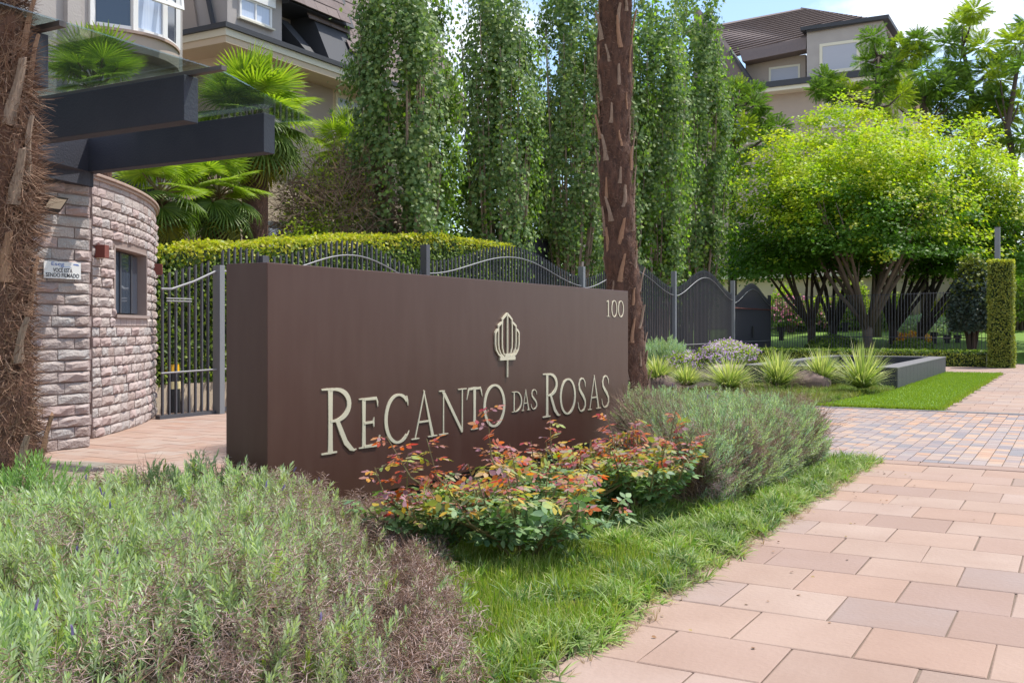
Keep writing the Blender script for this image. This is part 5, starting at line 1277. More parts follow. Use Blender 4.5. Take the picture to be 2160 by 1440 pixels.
# ================================================================ COMPOUND LEAF TREES, upper right
def comp_leaf():
    V = []; Fc = []; r = np.random.default_rng(3)
    for i in range(9):
        t = .15 + .85 * i / 9; z = -.25 * t * t
        for s in (-1, 1):
            b = len(V); L_ = .34 * (1.1 - .5 * abs(t - .5)); V += [(0, t, z), (s * L_ * .5, t + .075, z - .0), (s * L_, t + .13, z - .12), (s * L_ * .55, t + .01, z - .05)]; Fc += [(b, b + 1, b + 2), (b, b + 2, b + 3)] if s > 0 else [(b, b + 2, b + 1), (b, b + 3, b + 2)]
    b = len(V); V += [(-.01, 0, 0), (.01, 0, 0), (0, 1.05, -.27)]; Fc.append((b, b + 1, b + 2)); return np.array(V), np.array(Fc)
T_COMP = comp_leaf()
def tropical(name, label, Y, clumps, trunk, seed, leaf=.72, mats_=('tropic', 'bush_bright'), per=70):
    g = cw(trunk[0][0], trunk[0][1], Y); base_ = Vector((g.x, g.y, 0)); o = empty(name, base_, label, 'tree', None); rr = np.random.default_rng(seed); nm = NM()
    for (px, py, rp) in clumps:
        dd = rr.uniform(-1.5, 1.5); c = np.array(cw(px, py, Y + dd)) - np.array(base_); R_ = rp / F_PX * Y; k = per
        P = rr.normal(size=(k, 3)); P /= np.linalg.norm(P, axis=1, keepdims=True); dirn = P + np.array([0, 0, .25]); P = c + P * R_ * rr.uniform(.1, .6, (k, 1))
        y = dirn / np.linalg.norm(dirn, axis=1, keepdims=True); z = np.array([0, 0, 1.]) + rr.normal(0, .3, (k, 3)); 
        Rm = face_basis(z, y); Rm = np.stack([np.cross(y, z - (z * y).sum(1, keepdims=True) * y), y, (z - (z * y).sum(1, keepdims=True) * y)], 2); Rm /= np.linalg.norm(Rm, axis=1, keepdims=True)
        nm.add(*T_COMP, P, Rm, np.clip(R_ * 1.1, .5, leaf) * rr.uniform(.7, 1.1, k), 1 if rr.uniform() < .3 else 0)
    nm.build('crown', [M[mats_[0]], M[mats_[1]]], o)
    mb = MB(); pts = [cw(a, b, Y) - base_ for a, b in trunk]; pts[0].z = 0; mb.tube(pts, [.24] + [.17] * (len(pts) - 2) + [.09], 8)
    for (px, py, rp) in clumps: 
        e = cw(px, py, Y) - base_; q = min(pts, key=lambda v: (v - e).length - .3 * (e.z - v.z)); mb.tube([q, q.lerp(e, .5) + Vector((0, 0, -.2)), e], [.09, .06, .03], 5)
    mb.build('trunk', M['bark_mid'], o, smooth=True)
tropical('compound_leaf_tree', 'tall tree with bare curved trunk and tufted top against the sky', 58, [(2030, 55, 42), (2000, 90, 36), (2070, 100, 42), (2025, 130, 40), (2085, 150, 34), (2020, 165, 26), (2055, 25, 26), (2120, 130, 28), (2055, 240, 28), (2075, 215, 26)],
         [(2052, 600), (2054, 260), (2048, 180), (2030, 100)], 51)
tropical('compound_leaf_tree', 'dark stemmed tree with tufted foliage at the right edge of the picture', 55, [(2140, 90, 40), (2165, 140, 44), (2110, 170, 32), (2150, 215, 38), (2120, 250, 34), (2170, 60, 30), (2160, 290, 40), (2120, 320, 34), (2100, 210, 26)],
         [(2135, 620), (2140, 350), (2125, 270), (2150, 120)], 52)
tropical('compound_leaf_tree', 'bushy tree peeping over the domed maples below the sky gap', 56, [(1945, 150, 44), (1880, 215, 44), (1990, 170, 44), (2030, 200, 40), (1920, 185, 40), (1975, 185, 40), (1950, 215, 40), (1990, 215, 30), (2040, 260, 40), (2070, 300, 40), (2000, 270, 34)],
         [(1950, 600), (1950, 260), (1948, 180)], 53)
tropical('leafy_tree', 'airy lobed leaf tree in front of the hip roofed building', 53, [(1840, 80, 36), (1862, 110, 40), (1830, 130, 34), (1880, 140, 34), (1900, 100, 24), (1935, 85, 28), (1925, 110, 26), (1850, 190, 44), (1900, 200, 44), (1800, 200, 34), (1760, 180, 30), (1740, 165, 26), (1725, 190, 24), (1760, 200, 24), (1870, 170, 32), (1950, 110, 24)],
         [(1850, 600), (1850, 230), (1852, 120)], 54, leaf=.5, per=85)
tropical('leafy_tree', 'light green tree squeezed between the columns and the maples', 50, [(1545, 200, 42), (1590, 225, 40), (1530, 250, 44), (1570, 270, 40), (1525, 310, 44), (1610, 250, 26), (1500, 180, 30), (1560, 190, 28), (1600, 300, 46), (1640, 270, 34), (1550, 350, 44), (1590, 200, 40)],
         [(1545, 640), (1545, 330), (1550, 230)], 55, leaf=.5, per=85)

# ================================================================ SHRUBS BEHIND THE FENCE
def at(px, v, z=0): u, Y = onv(px, v); return (u, v, z)
tw = blob('twiggy_shrub', 'sprawling half bare twiggy shrub between the fan palms and the widest column tree', at(715, 15.2, 1.6), (1.75, 1.1, 4.1), 9000, .085, ('bush_green', 'bush_bright'), topfrac=.42, rough=.35, fill=.45)
nm = NM(); 
P = RNG.normal(size=(1500, 3)); P /= np.linalg.norm(P, axis=1, keepdims=True); P *= RNG.uniform(.6, 1.02, (1500, 1)); D = P * np.array([1.2, 1, .7]) + rdir(1500) * .8; P = P * np.array([1.75, 1.1, 1.75]) + np.array([.1, -.1, 2.0])
for k in range(4): nm.add(*TWIGS[k], P[k::4], basis(D[k::4]), np.c_[np.full(len(P[k::4]), .9), np.full(len(P[k::4]), .9), RNG.uniform(.4, .95, len(P[k::4]))])
nm.build('bare_twigs', [M['twig']], tw)
blob('leafy_shrub', 'dark green shrub filling the gap between the first two column trees', at(962, 15.6, 0), (1.3, 1.0, 6.3), 9000, .11, ('bush_green', 'poplar_sun'), topfrac=.25)
blob('leafy_shrub', 'shrub with light leaves between the second and third column trees', at(1128, 16.0, 0), (1.2, 1.0, 7.2), 8000, .12, ('bush_green', 'poplar_sun'), topfrac=.4)
blob('leafy_shrub', 'green shrub behind the hedge under the twiggy one', at(655, 14.7, 1.2), (1.0, .8, 2.5), 4500, .08, ('bush_green', 'bush_bright'), topfrac=.3)
blob('leafy_shrub', 'green undergrowth between the palm trunk and the columnar trees', at(1310, 15.6, 0), (2.4, 1.0, 6.0), 8000, .14, ('bush_green', 'poplar_sun'), topfrac=.3)
blob('leafy_shrub', 'low undergrowth below the farthest columnar trees', at(1430, 16.2, 0), (3.0, 1.0, 5.0), 7000, .15, ('bush_green', 'poplar_sun'), topfrac=.4)
def atg(px, py, Y): v = cw(px, py, Y); return (v.x, v.y, v.z)
blob('flowering_shrub', 'pink flowering shrub behind the far fence beside the gate leaf', atg(1668, 712, 58), (2.2, 1.2, 2.3), 3500, .16, ('bush_green', 'bush_green'), flower=(420, .14, 'pink'))
blob('flowering_shrub', 'pink flowering shrub seen between the dark maple trunks', atg(1752, 712, 59), (1.8, 1.2, 2.0), 3000, .16, ('bush_green', 'bush_green'), flower=(280, .14, 'pink'))
for i_, (px_, h_, lab_) in enumerate(((1655, 3.4, 'tall green shrub against the annex wall behind the pink flowers'), (1730, 2.8, 'green shrub against the annex wall between the dark trunks'), (1800, 3.6, 'leafy shrub against the annex wall left of the pale trunk'), (1880, 3.0, 'green shrub against the annex wall right of the pale trunk'), (2065, 4.4, 'tall green shrub against the annex wall behind the dark glossy shrub'), (2150, 4.6, 'tall green shrub at the right picture edge beyond the ivy wall'))):
    v_, Y_ = onu(px_, 60.5); blob('background_shrub', lab_, (60.5, v_, .3), (1.7, 1.2, h_), 3600, .17, ('bush_green', 'bush_bright'), topfrac=.3)
blob('round_shrub', 'bright yellow green rounded shrub under the maples at right', atg(1990, 700, 58), (2.0, 1.4, 2.0), 5000, .14, ('bush_bright', 'hedge_top'))
blob('round_shrub', 'smaller bright shrub left of the rounded one behind the fence', atg(1930, 700, 60), (.9, .9, 1.5), 2000, .14, ('bush_bright', 'hedge_top'))
blob('grey_shrub', 'grey green lavender mound on the slope behind the fence', atg(1955, 722, 54), (2.6, 1.5, 1.5), 7000, .13, ('lav', 'lav_blue'), rough=.1)
blob('flower_bed', 'yellow and orange flower bed behind the far fence', atg(1925, 738, 50), (2.8, 1.0, .8), 4500, .11, ('bush_bright', 'bush_bright'), flower=(1200, .11, 'orange'), cat='flowers', stem=False)
blob('dark_shrub', 'dark glossy shrub left of the ivy covered pillar', (40.9, onu(2050, 40.9)[0], 0), (.85, .8, 4.0), 7000, .13, ('holly', 'ivy'), topfrac=.12)
blob('groundcover_mound', 'dark green groundcover under the maple trunks', atg(1760, 752, 45.5), (3.6, .9, .95), 7000, .10, ('bush_green', 'hedge_leaf'), stem=False, cat='ground cover')
blob('groundcover_mound', 'green groundcover right of the pale maple trunk', atg(1925, 752, 44.5), (2.6, .9, .75), 5000, .10, ('bush_green', 'hedge_leaf'), stem=False, cat='ground cover')
for (px, pyt, pyb, lab) in ((1783, 680, 700, 'dark garden bollard light left of the pale maple trunk'), (1648, 690, 718, 'dark garden bollard light beside the gate leaf'), (1998, 706, 742, 'taller dark garden bollard light near the ivy pillar'), (1971, 700, 728, 'dark garden bollard light right of the leaning trunk'), (2020, 706, 733, 'dark square headed garden light on the pink path')):
    a, b_ = cw(px, pyt, 48), cw(px, pyb, 48); o = empty('garden_light', (a.x, a.y, b_.z), lab, 'garden light', 'bollard lights in the far garden'); hh = a.z - b_.z
    mb = MB(); mb.box(-.1, .1, -.1, .1, 0, hh * .7); mb.build('light_post', M['black'], o); mb = MB(); mb.box(-.17, .17, -.17, .17, hh * .7, hh); mb.build('light_head', M['black'], o)
sheet('garden_path', [cw(2000, 745, 50)[:2], cw(2090, 745, 50)[:2], cw(2075, 700, 62)[:2], cw(2020, 700, 62)[:2]], .55, M['slate'])

# ================================================================ GARDEN BED: liriope, rocks, flowers
def clump(px, pyb, hw, hp, label, seed):
    Y = min((CAM_H - .12) * F_PX / (pyb - HOR), 22.9 if px > 1600 else 23.6); g = cw(px, pyb, Y); o = empty('liriope_clump', (g.x, g.y, max(0, g.z)), label, 'ornamental grass', 'striped grass clumps in front of the basin')
    R_ = hw / F_PX * Y * 1.36; Hh = hp / F_PX * Y * 1.28; r = np.random.default_rng(seed)
    def blades(n, lo, hi, l0, l1, w):
        V, Fc = [], []
        for i in range(n):
            a = r.uniform(0, 6.283); el = math.asin(r.uniform(math.sin(lo), math.sin(hi))); L_ = r.uniform(l0, l1); c, s_ = math.cos(a), math.sin(a); sd = np.array([-s_, c, 0]) * w * r.uniform(.7, 1.2); b0 = len(V); o0 = np.array([c, s_, 0]) * r.uniform(0, .12) * R_
            dr = r.uniform(.02, .22)
            for t in (0, .4, .75, 1.0):
                q = o0 + np.array([c * math.cos(el) * R_ * (t + dr * t * t * .3), s_ * math.cos(el) * R_ * (t + dr * t * t * .3), Hh * (math.sin(el) * t ** .85 - dr * t ** 3)]) * L_
                q[2] = max(q[2], .01)
                if t < 1: V += [q + sd * (1 - t * .5), q - sd * (1 - t * .5)]
                else: V += [q]
            Fc += [(b0, b0 + 1, b0 + 3), (b0, b0 + 3, b0 + 2), (b0 + 2, b0 + 3, b0 + 5), (b0 + 2, b0 + 5, b0 + 4), (b0 + 4, b0 + 5, b0 + 6)]
        return np.array(V), np.array(Fc)
    I = np.eye(3)[None]; nm = NM(); nm.add(*blades(400, .25, 1.5, .80, 1.08, .011), [(0, 0, 0)], I, 1.0, 0); nm.add(*blades(200, .05, 1.4, .45, .80, .012), [(0, 0, 0)], I, 1.0, 1)
    nm.build('blades', [M['liriope'], M['liriope_in']], o)
    return o
M['liriope_in'] = leafmat('liriope_inner_blade', [(.10, .22, .04), (.16, .30, .05), (.22, .36, .07)], .3, .45)
clump(1388, 803, 45, 52, 'striped grass clump nearest the palm trunk', 1); clump(1448, 815, 38, 48, 'low striped grass clump above the left boulder', 2)
clump(1538, 819, 62, 66, 'wide striped grass clump under the mauve flowers', 3); clump(1641, 813, 52, 76, 'striped grass clump left of the right boulder', 4)
clump(1733, 807, 46, 70, 'striped grass clump just behind the right boulder', 5); clump(1818, 819, 60, 90, 'largest striped grass clump touching the basin corner', 6)
def rock(px, pyb, w, h, label, seed):
    Y = CAM_H * F_PX / (pyb - HOR); g = cw(px, pyb, Y); nx = 18; vs = []; fs = []; a_, b_, c_ = w / F_PX * Y / 2, w / F_PX * Y / 2.6, h / F_PX * Y
    for j in range(9):
        for i in range(nx):
            th = 2 * math.pi * i / nx; ph = math.pi / 2 * j / 8; d = Vector((math.cos(th) * math.cos(ph), math.sin(th) * math.cos(ph), math.sin(ph)))
            k = 1 + .20 * mnoise.noise(d * 1.6 + Vector((seed, 0, 0))) + .08 * mnoise.noise(d * 5 + Vector((0, seed, 0))); vs.append((d.x * a_ * k, d.y * b_ * k, d.z ** .8 * c_ * k - .03))
    for j in range(8):
        for i in range(nx): fs.append((j * nx + i, j * nx + (i + 1) % nx, (j + 1) * nx + (i + 1) % nx, (j + 1) * nx + i))
    mb = MB(); mb.add(vs, fs); o = mb.build('boulder', M['rock'], smooth=True); o.location = (g.x, g.y, 0); o.rotation_euler = (0, 0, math.radians(29 - 90)); return tag(o, label, 'rock')
rock(1404, 818, 88, 27, 'brown boulder beside the palm trunk in the grass clumps', 1); rock(1706, 822, 92, 40, 'brown boulder in front of two striped grass clumps', 4)
blob('petunia_patch', 'mauve petunia patch spilling along the bed behind the grass clumps', atg(1535, 780, 27.5), (1.7, .7, .80), 4500, .06, ('bush_green', 'bush_bright'), flower=(1500, .04, 'mauve'), cat='flowers', stem=False)
blob('petunia_patch', 'smaller mauve petunia patch left of the main one', atg(1450, 790, 27.0), (1.0, .7, .60), 2000, .06, ('bush_green', 'bush_bright'), flower=(650, .04, 'mauve'), cat='flowers', stem=False)
g = onv(1402, 9.8); ro = empty('rosemary_bush', (g[0], 9.8, 0), 'upright grey green rosemary bush right of the palm trunk', 'shrub'); nm = NM()
for k in range(5):
    n_ = 130; a = RNG.uniform(0, 6.28, n_); rr = np.sqrt(RNG.uniform(0, 1, n_)) * .62; P = np.c_[np.cos(a) * rr, np.sin(a) * rr, RNG.uniform(.0, .95, n_) * (1 - .35 * rr / .62)]
    nm.add(*SPRIGS[k], P, basis(np.c_[np.cos(a) * .35, np.sin(a) * .35, np.ones(n_)]), RNG.uniform(.28, .42, n_))
nm.build('foliage', [M['lav_blue']], ro); mb = MB()
for i in range(9): a = i * .7; mb.tube([(0, 0, 0), (math.cos(a) * .35, math.sin(a) * .35, .75)], [.02, .006], 5)
mb.build('stems', M['bark_mid'], ro)
# low sedum carpet in front of the clumps
P = sample([(18.25, 4.12), (19.6, 3.97), (23.5, 3.54), (23.9, 3.6), (23.7, 6.6), (20.6, 7.5), (18.2, 9.4)], 6200); nz_ = fnoise(np.c_[P, np.zeros(len(P))], .9, 1)
nm = NM()
for k in range(4): 
    q = P[k::4]; zz = .03 + .10 * np.clip(nz_[k::4] + .5, 0, 1); nm.add(*tuft(10, .035, 60 + k, 1.2, .8), np.c_[q, zz * .3], basis(np.c_[RNG.normal(0, .2, (len(q), 2)), np.ones(len(q))]), RNG.uniform(.10, .19, len(q)))
tag(nm.build('low_groundcover', [M['sedum']]), 'low mossy green groundcover in front of the striped grass clumps', 'ground cover', kind='stuff')

# ================================================================ LAVENDER
M['bush_green_lav'] = leafmat('fresh_lavender_leaf', [(.10, .24, .07), (.15, .32, .10), (.22, .40, .14)], .3, .5)
def lavender(name, label, poly, topf, n_top, n_side, edges, deadf, sz=(.16, .24), greens=('lav', 'lav_yel'), flowers=0, twigs=1800, yel=None, cat='lavender', dens=.5, dead_n=.26):
    """poly footprint; topf(P)->height; edges = list of (p0, p1) sides that show; deadf(P, z/h) -> 0..1 chance of dry growth"""
    o = empty(name, (poly[0][0], poly[0][1], 0), label, cat); O = np.array([poly[0][0], poly[0][1], 0.]); nm = NM(); nd = NM()
    P = sample(poly, int(n_top * 1.35)); P = P[fnoise(np.c_[P, np.zeros(len(P))], 5.2, 21) > -.16]; h = topf(P) + .045 * fnoise(np.c_[P, np.zeros(len(P))], 5.2, 21); 
    pts = [np.c_[P, h * 1.0 - RNG.uniform(.02, .16, len(P)) * (RNG.uniform(0, 1, len(P)) < .9)]]; dirs = [np.c_[RNG.normal(0, .28, (len(P), 2)), np.ones(len(P))]]; rel = [np.full(len(P), 1.0)]
    for (a, b, outw) in edges:
        L_ = math.hypot(b[0] - a[0], b[1] - a[1]); k = int(n_side * L_); t = RNG.uniform(0, 1, k); q = np.array(a) + (np.array(b) - np.array(a)) * t[:, None]
        hh = topf(q); zf = RNG.uniform(.02, 1, k) ** .8; ow = np.array(outw, float); bulge = (.16 * np.sin(np.clip(zf, 0, 1) * math.pi * .9) + RNG.normal(0, .05, k) + .10 * fnoise(np.c_[q, zf], 2.6, 4))
        pts.append(np.c_[q + ow * bulge[:, None], hh * zf - .05]); dirs.append(np.c_[ow[None] * (.9 - .5 * zf[:, None]) + RNG.normal(0, .3, (k, 2)), .55 + .5 * zf]); rel.append(zf)
    P = np.concatenate(pts); D = np.concatenate(dirs); R_ = np.concatenate(rel); P[:, 2] = np.maximum(P[:, 2], .02)
    dead = RNG.uniform(0, 1, len(P)) < deadf(P, R_)
    s = RNG.uniform(sz[0], sz[1], len(P)); Y_ = (RNG.uniform(0, 1, len(P)) < yel(P)) if yel else np.zeros(len(P), bool)
    idx = np.arange(len(P))
    for k in range(5):
        for mi, sel in ((0, ~dead & ~Y_), (1, ~dead & Y_)):
            q = sel & (idx % 5 == k); nm.add(*SPRIGS[k], P[q] - O - np.c_[np.zeros((q.sum(), 2)), s[q] * .55], basis(D[q]), s[q], mi)
    nm.build('foliage', [M[greens[0]], M[greens[1]]], o)
    extra = int(len(P) * dead_n * .6); ei = RNG.choice(len(P), extra); Pd = np.concatenate([P[dead], P[ei] * np.array([1, 1, .80]) - np.array([0, 0, .03])]); Dd = np.concatenate([D[dead], D[ei]]); k_ = np.arange(len(Pd))
    Pd[:, 2] = np.maximum(Pd[:, 2], .02)
    for k in range(3): q = k_ % 3 == k; nd.add(*DEADS[k], Pd[q] - O, basis(Dd[q] + RNG.normal(0, .3, Dd[q].shape)), RNG.uniform(.09, .17, q.sum()))
    nd.build('dry_growth', [M['dead']], o)
    # woody stems
    tp = np.concatenate([sample(poly, int(twigs * .5))] + [np.array(a) + (np.array(b) - np.array(a)) * RNG.uniform(0, 1, (int(twigs * .25), 1)) + np.array(w) * RNG.normal(.02, .05, (int(twigs * .25), 1)) for a, b, w in edges]); ht = topf(tp); nt_ = NM()
    for k in range(4):
        q = tp[k::4]; nt_.add(*TWIGS[k], np.c_[q, RNG.uniform(0, .4, len(q)) * ht[k::4]] - O, basis(np.c_[RNG.normal(0, .5, (len(q), 2)), np.ones(len(q)) * .8]), np.c_[np.full(len(q), .28), np.full(len(q), .28), ht[k::4] * RNG.uniform(.45, .95, len(q))])
    nt_.build('woody_stems', [M['twig']], o)
    if flowers:
        q = sample(poly, flowers); h = topf(q); f = NM(); k = len(q); fv, ff = tuft(7, .22, 3, .5, .1)
        f.add(fv, ff, np.c_[q, h + RNG.uniform(.02, .10, k)] - O, basis(np.c_[RNG.normal(0, .2, (k, 2)), np.ones(k)]), np.c_[np.full(k, .020), np.full(k, .020), RNG.uniform(.03, .05, k)]); tag(f.build('flower_heads', [M['lavflower']], o), kind='stuff')
    return o
def nz2(P, sc, seed): return fnoise(np.c_[P[:, :2], np.zeros(len(P))], sc, seed)
# front bed: from the left edge to the sign's left corner and along the pavement
fr_poly = [(1.3, 2.15), (3.0, 2.15), (3.6, 2.60), (4.35, 3.15), (5.1, 3.75), (5.8, 4.56), (4.93, 4.57), (4.93, 5.2), (5.2, 5.6), (5.0, 6.5), (2.6, 6.7), (1.3, 6.7)]
def sstep(x, a, b): t = np.clip((x - a) / (b - a), 0, 1); return t * t * (3 - 2 * t)
FE = [((1.3, 2.15), (3.0, 2.15)), ((3.0, 2.15), (3.6, 2.60)), ((3.6, 2.60), (4.35, 3.15)), ((4.35, 3.15), (5.1, 3.75)), ((5.1, 3.75), (5.8, 4.56))]
def fdist(P):
    best = np.full(len(P), 9.)
    for a, b in FE:
        a, b = np.array(a), np.array(b); t = np.clip(((P[:, :2] - a) @ (b - a)) / ((b - a) @ (b - a)), 0, 1); best = np.minimum(best, np.linalg.norm(P[:, :2] - a - t[:, None] * (b - a), axis=1))
    return best
def top_f(P):
    h = .47 + .08 * nz2(P, 1.6, 1) + .08 * nz2(P, 3.7, 2)
    h = h - .04 * sstep(P[:, 1], 3.4, 4.4) - .18 * sstep(P[:, 1], 4.9, 6.2) - .06 * sstep(-P[:, 1], -2.7, -2.2)
    return (h + .06 * nz2(P, .8, 9)) * (.36 + .64 * sstep(fdist(P), .03, .60))
def dead_f(P, rel):
    X = DX * P[:, 0] - DY * P[:, 1]
    base_ = np.where(rel > .98, .14 + .60 * sstep(nz2(P, 1.5, 6), .02, .30), np.clip(1.05 - rel * .85, .35, 1.0))
    e = fdist(P); w = (1 - sstep(e + .50 * nz2(P, 2.4, 8), .30, 1.10)) * (1 - .75 * sstep(-X, 1.2, 1.9))
    return np.clip(np.maximum(base_ * .40, w * .56) + .25 * sstep(nz2(P, 3.0, 15), .25, .5), 0, .93)
lavender('lavender_bed', 'large grey green lavender bed filling the left foreground, brown underneath', fr_poly, top_f, 11500, 800,
         [(a, b, ((b[1] - a[1]) / math.hypot(b[0] - a[0], b[1] - a[1]), -(b[0] - a[0]) / math.hypot(b[0] - a[0], b[1] - a[1]))) for a, b in FE], dead_f, sz=(.16, .25), flowers=75, twigs=3600,
         yel=lambda P: .06 + .5 * sstep(-(DX * P[:, 0] - DY * P[:, 1]), 1.45, 2.1) * (P[:, 1] < 3.3), dead_n=.26)
k_ = 130; P = np.c_[RNG.normal(0, .13, (k_, 2)), RNG.uniform(.1, .42, k_)]; g = cw(45, 1100, 6.3); tl = empty('lavender_bush', (g.x, g.y, 0), 'taller fresh green lavender bush at the foot of the near palm trunk', 'lavender'); nm = NM()
for k in range(5): q = P[k::5]; nm.add(*SPRIGS[k], q, basis(np.c_[q[:, :2] * 2.2, np.ones(len(q))]), RNG.uniform(.16, .27, len(q)))
nm.build('foliage', [M['bush_green_lav']], tl)
mb = MB()
for i in range(7): aa = i * .9; mb.tube([(0, 0, 0), (math.cos(aa) * .12, math.sin(aa) * .12, .42)], [.006, .003], 4)
mb.build('stems', M['twig'], tl)
# tall sprigs by the near palm foot are part of the same bed; right hedge beyond the roses
rt_poly = [(7.15, 2.35), (10.35, 2.3), (10.9, 3.0), (11.0, 4.4), (11.6, 5.4), (10.6, 7.0), (9.2, 6.6), (11.1, 5.1), (11.1, 4.2), (7.3, 4.2)]
rt_poly = [(7.5, 2.5), (10.2, 2.45), (10.75, 3.0), (10.95, 4.3), (11.35, 5.6), (11.6, 6.2), (11.25, 5.0), (10.6, 4.25), (9.4, 3.55)]
def top_r(P): return .68 + .04 * nz2(P, 1.6, 3) + .04 * nz2(P, 4.2, 2) - .06 * sstep(-P[:, 0], -7.9, -7.2)
def dead_r(P, rel): return np.where(rel > .98, .06, np.clip(.72 - rel * .62 + .5 * nz2(P, 1.8, 3), .05, .95))
lavender('lavender_hedge', 'clipped bluish lavender hedge right of the sign with brown stemmed flank', rt_poly, top_r, 8500, 950,
         [((7.25, 2.55), (10.2, 2.45), (0, -1)), ((10.2, 2.45), (10.75, 3.0), (.7, -.7)), ((9.4, 3.55), (7.5, 2.5), (-.45, .85)), ((10.6, 4.25), (9.4, 3.55), (-.45, .85))], dead_r, sz=(.14, .21), greens=('lav_blue', 'lav'), flowers=40, twigs=4200, yel=lambda P: np.full(len(P), .25), cat='hedge', dead_n=.6)

# ================================================================ ROSES
def comp5():
    V = []; Fc = []
    def lf(p, a, L_, w, t):
        b = len(V); d = np.array([math.sin(a), math.cos(a), t]); s_ = np.array([math.cos(a), -math.sin(a), 0]); p = np.array(p)
        V.extend([p, p + d * L_ * .35 + s_ * w * .9 + (0, 0, .02), p + d * L_ * .75 + s_ * w * .6, p + d * L_, p + d * L_ * .75 - s_ * w * .6, p + d * L_ * .35 - s_ * w * .9 + (0, 0, .02)])
        Fc.extend([(b, b + 5, b + 4), (b, b + 4, b + 3), (b, b + 3, b + 2), (b, b + 2, b + 1)])
    lf((0, .62, 0), 0, .42, .14, -.25); lf((0, .55, 0), 1.15, .36, .125, -.2); lf((0, .55, 0), -1.15, .36, .125, -.2); lf((0, .28, 0), 1.25, .30, .10, -.15); lf((0, .28, 0), -1.25, .30, .10, -.15)
    b = len(V); V.extend([np.array((-.012, 0, 0)), np.array((.012, 0, 0)), np.array((0, .65, 0))]); Fc.append((b, b + 1, b + 2)); return np.array(V), np.array(Fc)
T_ROSE = comp5()
def rose(base, label, R_, H_, nst, seed, nleaf=34, canes=()):
    o = empty('rose_bush', (base[0], base[1], 0), label, 'rose bush'); r = random.Random(seed); rr = np.random.default_rng(seed); mb = MB(); G, Md, Rd = [], [], []
    for i in range(nst):
        a = i * 2.39996 + r.uniform(-.4, .4); rad = R_ * math.sqrt((i + .5) / nst); tall = H_ * r.uniform(.72, 1.0) * (1 - .18 * (rad / R_) ** 2)
        if i < len(canes): cx, cy, tall = canes[i]; e = Vector((cx - base[0], cy - base[1], tall))
        else: e = Vector((math.cos(a) * rad, math.sin(a) * rad, tall))
        m1 = Vector((e.x * .35, e.y * .35, e.z * .35)); m2 = Vector((e.x * .85, e.y * .85, e.z * .68)) + Vector((r.uniform(-.03, .03), r.uniform(-.03, .03), 0))
        b0 = Vector((math.cos(a) * .05, math.sin(a) * .05, -.01)); mb.tube([b0, m1, m2, e], [.011, .008, .006, .003], 5)
        for j in range(nleaf):
            t = .30 + .70 * (j + r.random()) / nleaf; p = (m1.lerp(m2, (t - .35) / .35) if t < .7 else m2.lerp(e, (t - .7) / .3)); la = r.uniform(0, 6.283)
            d = Vector((math.cos(la), math.sin(la), r.uniform(-.15, .45))); cl = G if p.z < H_ * (.60 + r.uniform(-.16, .14)) else (Md if t < .86 or r.random() < .3 else Rd)
            if i < len(canes) and t > .6: cl = Rd if r.random() < .85 else Md
            cl.append((p, d, r.uniform(.75, 1.25) * (.145 if cl is not Rd else .12)))
        for j in range(3):
            la = r.uniform(0, 6.28); q = m1.lerp(m2, r.random()) + Vector((math.cos(la), math.sin(la), .4)) * r.uniform(.05, .16); mb.tube([m1.lerp(m2, .3 * j), q], [.005, .002], 4)
    mb.build('stems', M['rose_stem'], o)
    for nm_, arr, mm in (('green_leaves', G, 'rose_green'), ('turning_leaves', Md, 'rose_mid'), ('new_red_leaves', Rd, 'rose_red')):
        if not arr: continue
        P = np.array([tuple(x[0]) for x in arr]); y = np.array([tuple(x[1].normalized()) for x in arr]); z = np.array([0, 0, 1.]) + rr.normal(0, .45, P.shape); z -= (z * y).sum(1, keepdims=True) * y; z /= np.linalg.norm(z, axis=1, keepdims=True)
        n_ = NM(); n_.add(*T_ROSE, P, np.stack([np.cross(y, z), y, z], 2), np.array([x[2] for x in arr])); n_.build(nm_, [M[mm]], o)
def cane(px, py, Y): v = cw(px, py, Y); return (v.x, v.y, v.z)
rose(cw(1105, 1190, 5.98)[:2], 'rose bush nearest the camera in front of the word on the sign', .60, .62, 25, 1, 24, canes=(cane(815, 920, 5.95), cane(900, 925, 6.1), cane(1028, 862, 6.3), cane(1075, 935, 6.2)))
rose(cw(930, 1150, 6.2)[:2], 'rose bush at the left, half hidden behind the lavender', .48, .54, 15, 2, 22, canes=(cane(790, 985, 6.0), cane(860, 960, 6.1)))
rose(cw(1195, 1100, 7.1)[:2], 'middle rose bush under the last letters of the sign', .56, .64, 20, 3, 23, canes=(cane(1160, 882, 7.2), cane(1120, 930, 7.1), cane(1210, 940, 7.2)))
rose(cw(1358, 1090, 7.35)[:2], 'rose bush at the right end of the sign beside the lavender hedge', .50, .70, 22, 4, 23, canes=(cane(1280, 872, 7.6), cane(1425, 868, 7.8), cane(1345, 885, 7.7), cane(1470, 945, 7.4), cane(1325, 900, 7.6)))
rose(cw(1290, 1085, 7.5)[:2], 'rose bush squeezed between the middle one and the rightmost one', .40, .60, 12, 5, 23)

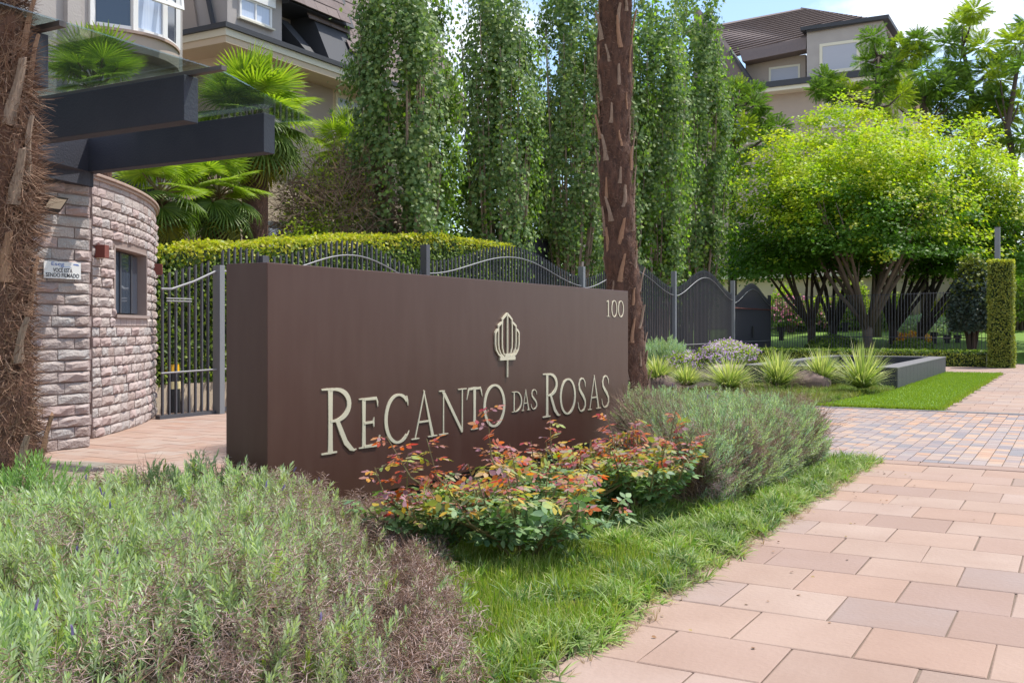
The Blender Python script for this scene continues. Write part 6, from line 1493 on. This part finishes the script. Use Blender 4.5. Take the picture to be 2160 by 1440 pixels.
# ================================================================ GROUND COVER ALONG THE PAVEMENT
strip = [(3.3, 1.87), (10.95, 1.86), (10.9, 2.6), (7.2, 2.7), (6.9, 4.45), (4.75, 4.45), (4.1, 3.1), (3.4, 2.2)]
C0 = sample(strip, 2100); cid = np.repeat(np.arange(len(C0)), 7); offs = RNG.normal(0, .045, (len(cid), 2)); P = C0[cid] + offs
P = P[(P[:, 1] > 1.74)]; offs = offs[:len(P)]; g1 = nz2(P, 1.1, 12)
isgrass = (RNG.uniform(0, 1, len(P)) < .5) & (P[:, 0] < 5.6) & (P[:, 1] < 3.4) & (P[:, 1] > 2.05 + .3 * g1) & (P[:, 0] > 3.4)
h = .01 + .09 * np.clip(nz2(P, 3.2, 5) * 1.3 + .3, 0, 1) * (1 - .6 * (P[:, 1] < 1.9))
q, hh, of = P[~isgrass], h[~isgrass], offs[~isgrass]; nm = NM(); CT = [tuft(10, .036, 30 + k, 1.25, 1.15) for k in range(4)]
for k in range(4): nm.add(*CT[k], np.c_[q[k::4], hh[k::4] * .7 - .005], basis(np.c_[of[k::4] * 10 + RNG.normal(0, .3, (len(q[k::4]), 2)) + np.array([0, -.15]), np.ones(len(q[k::4]))]), RNG.uniform(.10, .17, len(q[k::4])))
tag(nm.build('mondo_grass', [M['mondo']]), 'dwarf mondo grass edging between the roses and the pavement', 'ground cover', kind='stuff')
P = sample([(3.35, 1.9), (5.3, 1.95), (5.9, 2.4), (5.3, 3.5), (4.5, 3.5), (4.0, 2.9), (3.4, 2.2)], 9500); P = P[fnoise(np.c_[P, np.zeros(len(P))], 2.6, 3) > -.22]; n_ = len(P); nm = NM()
G1 = tuft(6, .028, 91, .45, .35); G2 = tuft(6, .026, 92, .55, .45)
for k, G_ in enumerate((G1, G2)): q = P[k::2]; nm.add(*G_, np.c_[q, np.full(len(q), -.004)], basis(np.c_[RNG.normal(0, .18, (len(q), 2)), np.ones(len(q))]), RNG.uniform(.08, .15, len(q)))
tag(nm.build('tall_grass', [M['grass']]), 'bright upright grass patch in front of the nearest rose bush', 'grass', kind='stuff')
P = sample([(3.2, 1.76), (10.9, 1.78), (10.9, 1.92), (5.6, 2.3), (4.9, 3.4), (3.9, 3.1), (3.4, 2.5)], 4200); nm = NM()
for k in range(4): q = P[k::4]; nm.add(*tuft(8, .02, 70 + k, 1.4, 1.0), np.c_[q, np.full(len(q), -.004)], basis(np.c_[RNG.normal(0, .4, (len(q), 2)) + np.array([0, -.2]), np.ones(len(q))]), RNG.uniform(.05, .10, len(q)))
tag(nm.build('dry_grass', [M['straw']]), 'dry straw coloured grass fringe along the pavement edge', 'grass', kind='stuff')

P = sample([(3.0, 1.2), (10.5, 1.2), (10.5, 1.82), (3.0, 1.82)], 50); P = np.concatenate([P, sample([(3, -1), (16, -1), (16, 1.4), (3, 1.4)], 14)]); nm = NM(); n_ = len(P)
nm.add(*T_OVAL, np.c_[P, RNG.uniform(.004, .01, n_)], face_basis(np.c_[RNG.normal(0, .25, (n_, 2)), np.ones(n_)], rdir(n_)), RNG.uniform(.012, .030, n_))
M['litter'] = mat('fallen_leaf', (.25, .13, .06), .9, island=[(.30, .16, .07), (.16, .08, .04), (.36, .26, .10), (.10, .06, .04)])
tag(nm.build('fallen_leaves', [M['litter']]), 'small dry fallen leaves scattered on the paving', 'leaves', kind='stuff')
